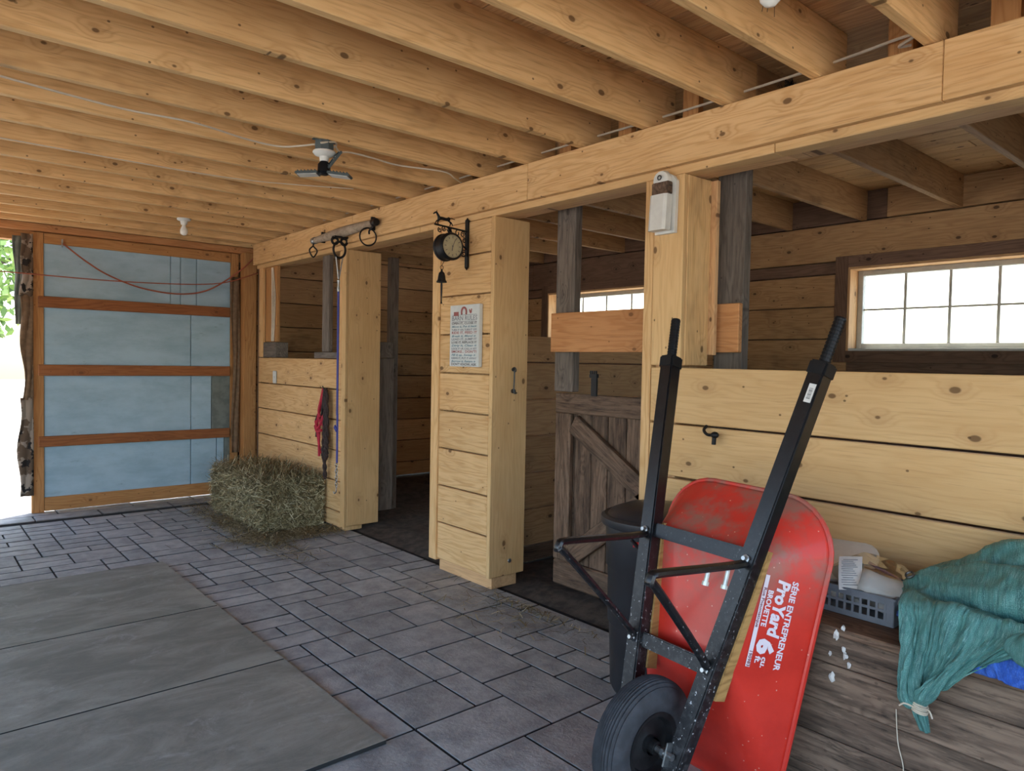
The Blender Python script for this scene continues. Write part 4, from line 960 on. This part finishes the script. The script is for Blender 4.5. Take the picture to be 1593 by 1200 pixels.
# basket
bk = empty('basket', (2.60, 1.12, BT), 'small gray plastic slotted basket on the chest beside the wheelbarrow', 'basket')
bx0, bx1, by0, by1, bz0, bz1 = 2.475, 2.715, .935, 1.36, BT+.002, BT+.095
e = MB(); e.box(((bx0+bx1)/2, (by0+by1)/2, bz0+.003), (bx1-bx0-.01, by1-by0-.01, .005))
def slotwall(p0, p1, th):
    p0 = Vector(p0); p1 = Vector(p1); d = p1-p0; L = d.length; d.normalize(); R = rot_from(d, Vector((0, 0, 1))); n = max(3, round(L/.026)); H = bz1-bz0
    c = lambda t, z: p0+d*t+Vector((0, 0, z))
    for z, h in ((.010, .02), (.049, .009), (.083, .022)): e.cbox(c(L/2, z), (L, h, th), R, .001)
    for k in range(n+1):
        w = .008 if 0 < k < n else .022
        e.box(c(min(max(L*k/n, w/2), L-w/2), H/2), (w, H-.004, th*.9), R)
slotwall((bx0, by0, bz0), (bx0, by1, bz0), .004); slotwall((bx1, by0, bz0), (bx1, by1, bz0), .004); slotwall((bx0, by0, bz0), (bx1, by0, bz0), .004); slotwall((bx0, by1, bz0), (bx1, by1, bz0), .004)
for y in (by0, by1): e.cbox(((bx0+bx1)/2, y, bz1), (bx1-bx0+.016, .014, .008), None, .002)
for x in (bx0, bx1): e.cbox((x, (by0+by1)/2, bz1), (.014, by1-by0+.016, .008), None, .002)
e.build('basket_body', 'basket_gray', bk)
# things in and on the basket
o = MB(); o.lathe([(0, .004), (.145, .004), (.155, 0), (.155, -.008), (.148, -.008), (.146, -.001), (0, -.001)], (2.69, 1.235, BT+.135), (-.35, .05, 1), 30, False); o = o.build('bucket_lid', 'white_plastic', None, True, origin=(2.69, 1.235, BT+.13)); tag(o, 'round white bucket lid behind the basket contents', 'lid')
o = MB()
RW = [Vector((2.52, 1.06, BT+.105)), Vector((2.47, 1.085, BT+.10)), Vector((2.60, 1.165, BT+.17))]
def sheet(c, w, h, ux, uy, bend=.0, n=5):
    ux = Vector(ux).normalized(); uy = Vector(uy).normalized(); nn = ux.cross(uy); c = Vector(c)
    return [[c+ux*(w*(i/n-.5))+uy*(h*(j/n-.5))+nn*(bend*math.sin(PI*j/n)) for i in range(n+1)] for j in range(n+1)]
UX, UY = (.30, -.86, .12), (.62, .30, .72)
o.grid(sheet((2.515, 1.095, BT+.140), .075, .13, UX, UY, .012)); tg = empty('care_leaflet', (2.515, 1.095, BT+.1), 'folded white paper leaflet with printed lines leaning on the basket rim', 'leaflet')
o.build('paper_sheet', 'paper', tg, False, solid=.001)
o = MB(); nn = Vector(UX).normalized().cross(Vector(UY).normalized())
for k in range(13):
    sh_ = sheet((2.515, 1.095, BT+.140), .075, .13, UX, UY, .012, 16); a = sh_[k+2][2+(k % 3 == 0)]; b = sh_[k+2][13-(k*5 % 4)]; o.tube([a-nn*.0016, b-nn*.0016], .0011, 4); o.tube([a+nn*.0016, b+nn*.0016], .0011, 4)
tag(o.build('printed_lines', 'print', tg), kind='stuff')
o = MB().grid(sheet((2.535, 1.04, BT+.118), .09, .10, (.2, -.9, -.1), (.6, .2, .4), .01)).build('paper_sheet', 'paper', None, False, origin=(2.535, 1.04, BT+.11), solid=.001); tag(o, 'second white paper sheet lying under the leaflet in the basket', 'paper')
o = MB(); o.blob((2.535, 1.205, BT+.145), (.03, .035, .06), 3, .4, 2.2); o = o.build('plastic_bottle_bag', 'white_plastic', None, True, origin=(2.535, 1.205, BT+.1)); tag(o, 'crumpled white plastic bag left of the leaflet in the basket', 'bag')
o = MB(); o.blob((2.62, 1.06, BT+.10), (.085, .14, .085), 8, .35, 2.4, 3); o = o.build('clear_plastic_bag', 'clear_bag', None, True, origin=(2.62, 1.06, BT+.05)); tag(o, 'puffed clear plastic bag at the back of the basket', 'bag')
zp = empty('zip_bag', (2.53, .97, BT+.1), 'flat clear zip bag with a navy strip at the right end of the basket', 'bag')
o = MB().grid(sheet((2.535, .985, BT+.115), .16, .11, (.25, -.9, -.22), (.75, .15, .45), .022)).build('bag_film', 'vinyl', zp, True, solid=.002)
o = MB(); o.tube(smooth_path([(2.60, 1.07, BT+.168), (2.595, 1.0, BT+.145), (2.585, .92, BT+.122)]), .006, 6); o.build('zip_strip', 'navy', zp)
o = MB(); o.ring((2.545, .93, BT+.112), (1, 0, .6), .012, .003, 14); o.build('ring', 'dark_steel', zp, True)
o = MB(); [o.blob((random.uniform(2.50, 2.69), random.uniform(.97, 1.33), BT+.04), (.035, .045, .03), k, .4) for k in range(9)]; o = o.build('packing_scraps', 'paper', None, True, origin=(2.6, 1.1, BT+.02)); tag(o, 'white scraps filling the gray basket', 'scraps', kind='stuff')
FS = [((1.053, .602), .012), ((1.075, .572), .018), ((1.05, .532), .012), ((1.043, .512), .014), ((1.03, .485), .012), ((1.093, .505), .009), ((1.085, .43), .02)]
for k, ((y, z), s) in enumerate(FS):
    lab = ['small white foam scrap on the front edge of the chest top', 'torn white foam scrap just below the chest edge', 'upper of the strung-out foam scraps on the chest front', 'middle of the strung-out foam scraps on the chest front', 'lower of the strung-out foam scraps on the chest front', 'tiny foam scrap next to the red tray rim', 'largest oval white foam scrap on the chest front'][k]
    o = MB().blob((BX-.003, y-.02, z), (.006, s*.5, s*.8), k, .9, 2.6).build('foam_scrap', 'paper', None, True, origin=(BX-.003, y-.02, z)); tag(o, lab, 'foam scrap', 'foam scraps on the chest')

def bicubic(rows, nu, nv):
    a = [smooth_path(r, nu) for r in rows]; m = len(a[0]); cols = [smooth_path([a[i][j] for i in range(len(a))], nv) for j in range(m)]
    return [[cols[j][i] for j in range(m)] for i in range(len(cols[0]))]
GREEN = [[(2.785, 0.94, 0.63), (2.785, 0.89, 0.66), (2.785, 0.812, 0.70), (2.785, 0.729, 0.74), (2.785, 0.641, 0.78), (2.785, 0.40, 0.84)],
 [(2.765, 0.945, 0.700), (2.765, 0.885, 0.735), (2.765, 0.812, 0.785), (2.765, 0.729, 0.821), (2.765, 0.641, 0.853), (2.765, 0.40, 0.92)],
 [(2.68, 0.944, 0.741), (2.68, 0.871, 0.789), (2.68, 0.795, 0.837), (2.68, 0.709, 0.881), (2.68, 0.624, 0.917), (2.68, 0.38, 0.974)],
 [(2.6, 0.942, 0.744), (2.6, 0.867, 0.772), (2.6, 0.774, 0.801), (2.6, 0.686, 0.820), (2.6, 0.603, 0.845), (2.6, 0.37, 0.876)],
 [(2.55, 0.935, 0.745), (2.55, 0.862, 0.800), (2.54, 0.77, 0.835), (2.53, 0.68, 0.850), (2.50, 0.59, 0.855), (2.48, 0.36, 0.86)],
 [(2.48, 0.912, 0.735), (2.47, 0.840, 0.758), (2.45, 0.750, 0.775), (2.43, 0.663, 0.785), (2.42, 0.580, 0.79), (2.42, 0.36, 0.80)],
 [(2.43, 0.893, 0.752), (2.435, 0.829, 0.738), (2.44, 0.742, 0.725), (2.44, 0.655, 0.715), (2.44, 0.570, 0.70), (2.44, 0.36, 0.71)],
 [(2.345, 0.863, 0.725), (2.335, 0.81, 0.743), (2.345, 0.736, 0.755), (2.335, 0.653, 0.758), (2.345, 0.558, 0.755), (2.345, 0.36, 0.746)],
 [(2.31, 0.848, 0.677), (2.295, 0.803, 0.694), (2.315, 0.744, 0.703), (2.295, 0.665, 0.703), (2.31, 0.56, 0.708), (2.31, 0.40, 0.71)],
 [(2.29, 0.829, 0.609), (2.27, 0.799, 0.622), (2.30, 0.756, 0.632), (2.275, 0.689, 0.635), (2.29, 0.603, 0.663), (2.29, 0.48, 0.700)],
 [(2.28, 0.835, 0.515), (2.26, 0.808, 0.531), (2.295, 0.777, 0.547), (2.265, 0.73, 0.564), (2.285, 0.676, 0.592), (2.29, 0.60, 0.640)],
 [(2.28, 0.817, 0.469), (2.26, 0.803, 0.474), (2.29, 0.787, 0.484), (2.26, 0.768, 0.497), (2.285, 0.752, 0.511), (2.285, 0.725, 0.530)],
 [(2.285, 0.793, 0.456), (2.27, 0.788, 0.458), (2.295, 0.783, 0.462), (2.27, 0.779, 0.466), (2.285, 0.774, 0.469), (2.285, 0.769, 0.473)],
 [(2.29, 0.79, 0.418), (2.28, 0.785, 0.422), (2.30, 0.78, 0.426), (2.28, 0.773, 0.43), (2.29, 0.768, 0.434), (2.29, 0.763, 0.438)],
 [(2.30, 0.778, 0.382), (2.29, 0.773, 0.381), (2.305, 0.768, 0.381), (2.29, 0.762, 0.379), (2.30, 0.761, 0.378), (2.30, 0.757, 0.379)]]
BLUE = [[(2.74, .95, .61), (2.74, .75, .62), (2.74, .65, .62), (2.74, .5, .62), (2.74, .30, .62)], [(2.62, .92, .66), (2.62, .75, .69), (2.62, .65, .71), (2.62, .5, .73), (2.62, .30, .74)],
 [(2.42, 0.905, 0.66), (2.42, 0.749, 0.66), (2.42, 0.648, 0.66), (2.42, 0.53, 0.66), (2.42, 0.30, 0.66)], [(2.345, 0.76, 0.655), (2.335, 0.675, 0.66), (2.33, 0.612, 0.685), (2.325, 0.52, 0.69), (2.32, 0.30, 0.70)],
 [(2.325, 0.693, 0.63), (2.315, 0.661, 0.637), (2.30, 0.599, 0.64), (2.315, 0.529, 0.635), (2.295, 0.30, 0.645)], [(2.32, 0.675, 0.607), (2.31, 0.65, 0.597), (2.295, 0.588, 0.598), (2.31, 0.531, 0.582), (2.295, 0.30, 0.59)]]
def cloth(net, nu, nv, amp, seed, name, mat, label, folds, parent=None):
    g = bicubic([[Vector(p) for p in r] for r in net], nu, nv); R = len(g); C = len(g[0]); mb = MB(); rows = []; uv = []
    for i in range(R):
        r = []
        for j in range(C):
            a = g[max(i-1, 0)][j]; b = g[min(i+1, R-1)][j]; c = g[i][max(j-1, 0)]; d = g[i][min(j+1, C-1)]
            n = (b-a).cross(d-c); n = n.normalized() if n.length > 1e-9 else Vector((0, 0, 1))
            w = (d-c).length*C/2; k = min(1, w/.25)
            q = g[i][j]; f = min(1, max(0, (i/R-.45)/.15))
            a1 = mnoise.noise(Vector((i/R*folds[0]+seed, j/C*folds[1], seed)))+.35*mnoise.noise(Vector((i/R*folds[0]*3, j/C*folds[1]*2.6, seed+5)))
            a1 += .14*(1-3*abs(mnoise.noise(Vector((i/R*folds[0]*2.2+j/C*4, j/C*folds[1]*5.0, seed+9)))))
            a2 = .55*mnoise.noise(q*7+Vector((seed, 0, 0)))+.7*(.35-abs(mnoise.noise(Vector((q.y*7+q.z*9+seed, q.x*7-q.y*3, seed)))))+.22*(.3-abs(mnoise.noise(Vector((q.y*22+q.z*15, q.x*18-q.y*12, seed+4)))))
            h = amp*k*(a1*f+a2*(1-f))+amp*.10*k*mnoise.noise(q*45)
            p = g[i][j]+n*h
            if p.z > BT-.02 and p.x > BX-.012: p.z = max(p.z, BT+.008)
            elif p.x > BX-.012: p.x = BX-.012
            p.x = min(p.x, 2.80)
            r.append(p); uv.append((j/C, i/R*1.6))
        rows.append(r)
    mb.grid(rows); mb.uv = uv
    o = mb.build(name, mat, parent, True, origin=None if parent else tuple(rows[R//2][C//2]), solid=.004)
    return o
gt = empty('green_tarp', (2.55, .6, BT), 'crumpled green woven tarp heaped on the chest, one corner tied and hanging down', 'tarp')
cloth(GREEN, 18, 10, .045, 2.0, 'tarp_cloth', 'green_tarp', '', (3.0, 7.0), gt)
def roll(pts, r, seed):
    P = smooth_path(pts, 10); n = 22; rows = []; uv = []
    for i, p in enumerate(P):
        r_ = []
        t = (P[min(i+1, len(P)-1)]-P[max(i-1, 0)]).normalized(); u = Vector((0, 0, 1)); u = (u-t*u.dot(t)).normalized(); w = t.cross(u)
        e = math.sin(min(1, (i+.3)/5)*PI/2)
        for k in range(n+1):
            a = 2*PI*k/n; kk = r*e*(1+.25*mnoise.noise(Vector((math.cos(a)*1.5+seed, math.sin(a)*1.5, i*.25))))
            r_.append(p+u*math.cos(a)*kk+w*math.sin(a)*kk); uv.append((i/len(P), k/n*.6))
        rows.append(r_)
    mb = MB().grid(rows); mb.uv = uv; return mb
roll([(2.33, .555, .70), (2.31, .52, .695), (2.30, .44, .70), (2.31, .30, .71)], .048, 1).build('rolled_edge', 'green_tarp', gt, True)
e = MB(); e.ring((2.515, .905, .775), (-.55, .2, .8), .012, .004, 16); e.build('grommet', 'dark_steel', gt, True)
e = MB()
for k in range(5): e.ring((2.283, .7815, .452-.006*k+.012), (.1, -.2, 1), .021+.002*(k % 2), .0028, 14, 5)
e.tube(smooth_path([(2.262, .77, .46), (2.25, .745, .465), (2.25, .735, .445)]), .0025, 5); e.tube(smooth_path([(2.262, .79, .455), (2.25, .81, .462), (2.25, .825, .45)]), .0025, 5); e.build('tie_string', 'cable_white', gt, True)
o = cloth(BLUE, 9, 7, .03, 7.0, 'blue_tarp', 'blue_tarp', '', (3.0, 5.0)); tag(o, 'bright blue tarp bundled under the green tarp', 'tarp')
cable('string', [(BX-.006, .862, .40), (BX-.006, .858, .34), (BX-.006, .852, .29), (BX-.006, .835, .22), (BX-.006, .84, .12)], .0016, 'cable_white', 'thin pale string hanging down the chest front', 'string')

# ------------------------------------------------------------------ garbage can
gc = empty('garbage_can', (2.55, 1.97, 0), 'black plastic garbage can with a lid and bail handle behind the wheelbarrow', 'garbage can')
GO = (2.55, 1.97, 0)
e = MB(); e.lathe([(0, 0), (.175, 0), (.185, .02), (.196, .30), (.203, .31), (.206, .55), (.214, .56), (.219, .735), (.228, .74), (.228, .765), (.22, .765), (.215, .75), (0, .74)], GO, (0, 0, 1), 36, False); e.build('can_body', 'bin_black', gc, True)
e = MB(); e.lathe([(.236, .742), (.241, .75), (.240, .775), (.226, .785), (.212, .782), (.195, .80), (.13, .825), (0, .835)], GO, (0, 0, 1), 36, False); e.build('lid', 'bin_black', gc, True)
d_ = Vector((-.66, -.75, 0)); s_ = Vector((.75, -.66, 0)); c_ = Vector(GO)
e = MB(); e.tube(smooth_path([c_+d_*.215+s_*-.14+Vector((0, 0, .72)), c_+d_*.250+s_*-.06+Vector((0, 0, .64)), c_+d_*.258+s_*.05+Vector((0, 0, .60)), c_+d_*.225+s_*.13+Vector((0, 0, .72))]), .012, 8, flat=((0, 0, 1), .6)); e.build('bail_handle', 'bin_black', gc, True)
e = MB(); e.box(c_+d_*.215+s_*-.11+Vector((0, 0, .70)), (.004, .045, .022), Matrix.Rotation(.85, 3, 'Z')); e.build('maker_tag', 'red_label', gc)

# ------------------------------------------------------------------ wheelbarrow, stood on its nose
wbw = empty('wheelbarrow', (1.886, 1.447, 0), 'red steel wheelbarrow stood up on its nose, black handles in the air, underside showing', 'wheelbarrow')
O_ = Vector((1.886, 1.447, .204)); U_ = Vector((.2859, -.0391, .9575)); V_ = Vector((-.0530, -.9983, -.0249)); W_ = Vector((-.9568, .0437, .2875))
def L(a, b, c): return O_+U_*a+V_*b+W_*c
hsp = lambda u: .112+.150*u
# handles
for sgn in (-1, 1):
    A = L(-.10, sgn*hsp(-.10), 0); B = L(1.30, sgn*hsp(1.30), 0); x = (B-A).normalized(); y = (W_-x*W_.dot(x)).normalized(); R = rot_from(x, y)
    e = MB(); e.cbox((A+B)/2, ((B-A).length, .060, .056), R, .005); hd = e.build('handle', 'handle_black', wbw)
    e = MB(); e.cbox(B+x*.0, (.05, .068, .064), R, .006); e.build('collar', 'black_metal', hd)
    gp = [(0, 0), (.017, 0)]; n = 26
    for k in range(n): gp += [(.0185 if k % 2 else .0168, .004+.15*k/n), (.0185 if k % 2 else .0168, .004+.15*(k+.9)/n)]
    gp += [(.0185, .155), (.016, .160), (0, .160)]
    e = MB(); e.lathe(gp, B+x*.02, x, 16, False); e.build('grip', 'black_metal', hd)
    if sgn > 0:
        e = MB(); c = B-x*.085+R @ Vector((0, -.0, -.0)); zz_ = x.cross(y)
        side = V_ if V_.dot(zz_) > 0 else V_
        fc = (B-x*.085)+y*.0306
        e.box(fc+zz_*.008, (.062, .001, .024), R); lb = e.build('sticker', 'paper', hd)
        e = MB(); [e.box(fc+zz_*.008+y*.0007+x*(-.018+.0042*k), (.0014+.0012*(k % 3 == 0), .0006, .013), R) for k in range(9)]; tag(e.build('barcode', 'print_dark', lb), kind='stuff')
    for u in (.66, .288):
        e = MB(); e.lathe([(0, 0), (.013, 0), (.013, .008), (.007, .009), (.007, .022), (0, .022)], L(u, sgn*hsp(u), .028), W_, 8, False); e.build('bolt', 'steel', wbw, True)
    # leg: one bent bar
    ap = L(.545, sgn*.195, .445)
    pts = [L(.665, sgn*(hsp(.665)), .03), L(.64, sgn*(hsp(.64)), .045), L(.565, sgn*.198, .40), ap+W_*.0+U_*.006, ap-U_*.02, L(.52, sgn*.19, .41), L(.32, sgn*(hsp(.32)), .06), L(.275, sgn*hsp(.275), .03)]
    e = MB(); e.tube(smooth_path(pts[:4], 4)[:-1]+smooth_path(pts[3:], 5), .0125, 8, flat=(tuple(V_), 1.25)); e.build('leg', 'handle_black', wbw, True)
    # tapered wood riser between handle and tray
    e = MB(); q = []
    for u, h in ((.20, .052), (.70, .018)):
        for dv in (-.022, .022):
            for w0 in (-.026, -.026-h): q.append(L(u, sgn*hsp(u)+.013+dv, w0))
    e.add(q, [(0, 1, 3, 2), (4, 6, 7, 5), (0, 4, 5, 1), (2, 3, 7, 6), (0, 2, 6, 4), (1, 5, 7, 3)]); e.build('wood_riser', 'wedge_wood', wbw)
    # nose brace
    e = MB(); e.tube([L(-.085, sgn*.10, -.005), L(-.07, sgn*.16, -.12), L(-.085, sgn*.2, -.255)], .012, 8, flat=(tuple(U_), 1.4)); e.build('nose_brace', 'handle_black', wbw, True)
for u in (.668, .292):
    e = MB(); e.cbox(L(u, 0, .0), (.05, 2*hsp(u)-.05, .028), rot_from(U_, V_), .004); e.build('cross_brace', 'handle_black', wbw)
for w0 in (.20, .10):
    e = MB(); e.lathe([(0, 0), (.007, 0), (.007, -.05), (.011, -.05), (.011, -.062), (0, -.062)], L(.615, hsp(.6), w0), U_, 8, False); e.build('bolt', 'steel', wbw, True)
# wheel
WC = L(0, 0, .045)
e = MB(); TR = .211; prof = []
for t in lin_(-1, 1, 25):
    wv = t*.052; rr = TR-.036*abs(t)**3.2
    if abs(t) < .82 and int((t+1)*12+.5) % 2: rr -= .008
    prof.append((rr, wv))
prof = [(.105, -.040), (.125, -.050), (.15, -.054)]+prof+[(.15, .054), (.125, .050), (.105, .040)]
e.lathe(prof, WC, V_, 56, False); e.build('tire', 'tire', wbw, True)
e = MB(); e.lathe([(.03, -.04), (.03, -.02), (.06, -.012), (.085, -.02), (.095, -.04), (.112, -.046), (.112, -.038), (.1, 0), (.112, .038), (.112, .046), (.095, .04), (.085, .02), (.06, .012), (.03, .02), (.03, .04)], WC, V_, 36, False)
e.lathe([(0, -.055), (.022, -.055), (.024, 0), (.022, .055), (0, .055)], WC, V_, 16, False); e.build('wheel_rim', 'wheel_rim', wbw, True)
e = MB(); e.lathe([(0, -.12), (.011, -.12), (.011, .12), (0, .12)], WC, V_, 12, False); e.build('axle', 'steel', wbw, True)
for sgn in (-1, 1):
    e = MB(); e.cbox(L(0, sgn*.098, .034), (.075, .006, .05), rot_from(U_, V_), .002); e.lathe([(0, 0), (.018, 0), (.018, .012), (0, .012)], WC+V_*(sgn*.078), V_*sgn, 6, False); e.build('axle_bracket', 'steel', wbw)
# tray: loft from the bottom panel to the rolled rim
def rr_pts(u0, u1, v0, v1, r0, r1, n=9):
    """rounded rectangle in (u, v); v0 half width at the low-u end, v1 at the high-u end"""
    P = []
    for (cu, cv, a0, r) in ((u1-r1, v1-r1, 0, r1), (u0+r0, v0-r0, PI/2, r0), (u0+r0, -(v0-r0), PI, r0), (u1-r1, -(v1-r1), 1.5*PI, r1)):
        for k in range(n):
            a = a0+PI/2*k/(n-1); P.append((cu+r*math.cos(a), cv+r*math.sin(a)))
    out = []
    N = len(P)
    for i in range(N):
        a, b = P[i], P[(i+1) % N]; m = 8 if (i % n) == n-1 else 1
        for k in range(m): out.append((a[0]+(b[0]-a[0])*k/m, a[1]+(b[1]-a[1])*k/m))
    return out
def wbot(u): return -.034-(.70-u)*.085
def wrim(u): return -.225-(.90-u)*.115
Bq = [(u, v, wbot(u)) for u, v in rr_pts(.262, .692, .192, .215, .05, .05)]
Rq = [(u, v, wrim(u)) for u, v in rr_pts(-.125, .905, .285, .338, .17, .19)]
def side(i, s):
    b, r = Bq[i], Rq[i]; return tuple(b[k]+(r[k]-b[k])*s for k in range(3))
e = MB(); N = len(Bq); rows = []
ss = [0, .03, .08, .2, .35, .5, .65, .8, .92, 1.0]
for s in ss: rows.append([L(*side(i % N, s)) for i in range(N+1)])
inner = [[L(.477+(b[0]-.477)*k, b[1]*k, wbot(.477+(b[0]-.477)*k)) for b in (Bq+[Bq[0]])] for k in (.35, .7, .93)]
e.grid(inner+rows); e.add([L(.477, 0, wbot(.477))]+inner[0], [(0, i+1, i+2) for i in range(N)])
bmx = MB(); bmx.v = e.v; bmx.f = e.f
tr = e.build('tray', 'tray_red', wbw, True, solid=.003)
bb = bmesh.new(); bb.from_mesh(tr.data); bmesh.ops.remove_doubles(bb, verts=bb.verts[:], dist=1e-5); bmesh.ops.recalc_face_normals(bb, faces=bb.faces[:]); bb.to_mesh(tr.data); bb.free()
for p in tr.data.polygons: p.use_smooth = True
e = MB(); e.tube([L(q[0], q[1], q[2]) for q in Rq], .0095, 8, closed=True); e.build('rolled_rim', 'tray_red', tr, True)
# lettering on the flat side of the tray: x runs down the handle (towards the wheel), y towards the rim
sidx = [i for i in range(N) if Bq[i][1] > .15 and Rq[i][1] > .25]
def sidept(x, y):
    u = .628-x; q = .09+y/.335
    t = (u-.312+.267*q)/(.33+.34*q); ub = .312+.33*t; ur = .045+.67*t
    f0 = (ub-.262)/.43; b = Vector((ub, .192+.023*t, wbot(ub))); r = Vector((ur, .285+.053*t, wrim(ur))); p = b.lerp(r, q)
    nrm = Vector((0, (r-b).z*-1, (r-b).y)).normalized()
    return L(*(p+nrm*.0045))

def quad(x0, x1, y0, y1, mb, n=10):
    mb.grid([[sidept(x0+(x1-x0)*i/n, y) for i in range(n+1)] for y in (y0, y1)])
wk = MB(); text_into(wk, 'SÉRIE ENTREPRENEUR', .040, lambda x, y: sidept(x, .145+y), .0012, 'LEFT', 0, .293)
text_into(wk, 'BROUETTE', .034, lambda x, y: sidept(.045+x, .041+y), .0012, 'LEFT', 0, .118)
quad(.0, .30, .012, .032, wk)
text_into(wk, 'ProYard', .080, lambda x, y: sidept(.005+x, .080+y), .0035, 'LEFT', .12, .185)
text_into(wk, '6', .105, lambda x, y: sidept(.202+x, .048+y), .006, 'LEFT', 0, .052)
text_into(wk, 'cu.', .036, lambda x, y: sidept(.258+x, .080+y), .0012, 'LEFT', 0, .036)
text_into(wk, 'ft.', .036, lambda x, y: sidept(.260+x, .050+y), .0012, 'LEFT', 0, .024)
tag(wk.build('lettering', 'white_ink', tr), kind='stuff')
def sidept2(x, y):
    p = sidept(x, y); return p+(V_*.9+W_*.4).normalized()*.0012
wk = MB(); text_into(wk, 'Rue Pneumatique', .020, lambda x, y: sidept2(.040+x, .016+y), .0003, 'LEFT', 0, .13); text_into(wk, '190983', .020, lambda x, y: sidept2(.245+x, .016+y), .0003, 'LEFT', 0, .05)
tag(wk.build('lettering', 'ink_dark', tr), kind='stuff')

# ------------------------------------------------------------------ trees outside
def tree_parts(seed, h, cr, nl):
    r = random.Random(seed); tk = MB(); tk.tube(smooth_path([(0, 0, -.1), (.05*h*r.uniform(-1, 1)*.3, .1, h*.4), (r.uniform(-.2, .2), r.uniform(-.2, .2), h*.95)]), lambda t: .16*(1-.85*t)*h/7, 7)
    for k in range(7):
        z = h*r.uniform(.3, .85); a = r.uniform(0, 2*PI); q = cr*r.uniform(.5, .95)
        tk.tube(smooth_path([(0, 0, z), (math.cos(a)*q*.5, math.sin(a)*q*.5, z+.25*q), (math.cos(a)*q, math.sin(a)*q, z+.4*q)], 4), lambda t: .05*(1-.8*t), 5)
    fo = MB(); tone = []
    for _ in range(nl):
        while True:
            p = Vector((r.uniform(-1, 1), r.uniform(-1, 1), r.uniform(-1, 1)))
            if p.length < 1 and mnoise.noise(p*2.2+Vector((seed, 0, 0))) > -.12: break
        c = Vector((p.x*cr, p.y*cr, h*.6+p.z*h*.42)); a = Vector((r.gauss(0, 1), r.gauss(0, 1), r.gauss(0, 1))).normalized(); b = a.orthogonal().normalized(); s = r.uniform(.07, .15)
        fo.add([c-a*s, c+b*s*.5, c+a*s, c-b*s*.5], [(0, 1, 2, 3)]); tone += [r.random()]*4
    return tk, fo, tone
protos = []
spots_l = [(-.5, 15.5, 0), (1.5, 20, 1), (-3.0, 21, 1), (.4, 27, 0)]
spots_w = [(27, 4.0, 1), (24, 12.5, 1), (30, 17.5, 0)]
def put_tree(x, y, k, s, label, group):
    t = empty('tree', (x, y, -.06), label, 'tree', group); t.scale = (s, s, s); t.rotation_euler = (0, 0, random.uniform(0, 6))
    for a in protos[k]:
        o = a.copy(); COL.objects.link(o); o.parent = t; o.location = (0, 0, 0)
for k, (sd_, h, cr, nl) in enumerate(((11, 8.0, 2.2, 5200), (23, 9.5, 2.5, 5600))):
    tk, fo, tone = tree_parts(sd_, h, cr, nl); protos.append((tk.build('trunk', 'bark', None, True), fo.build('foliage', 'leaf', None, tone=tone)))
for x, y, k in spots_l: put_tree(x, y, k, random.uniform(.85, 1.1), 'sunlit green tree beyond the open doorway left of the blue door', 'trees beyond the doorway')
for x, y, k in spots_w: put_tree(x, y, k, random.uniform(.75, 1.0), 'pale sunlit tree seen through the stall windows', 'trees beyond the windows')
for a in protos:
    for o in a: bpy.data.objects.remove(o)
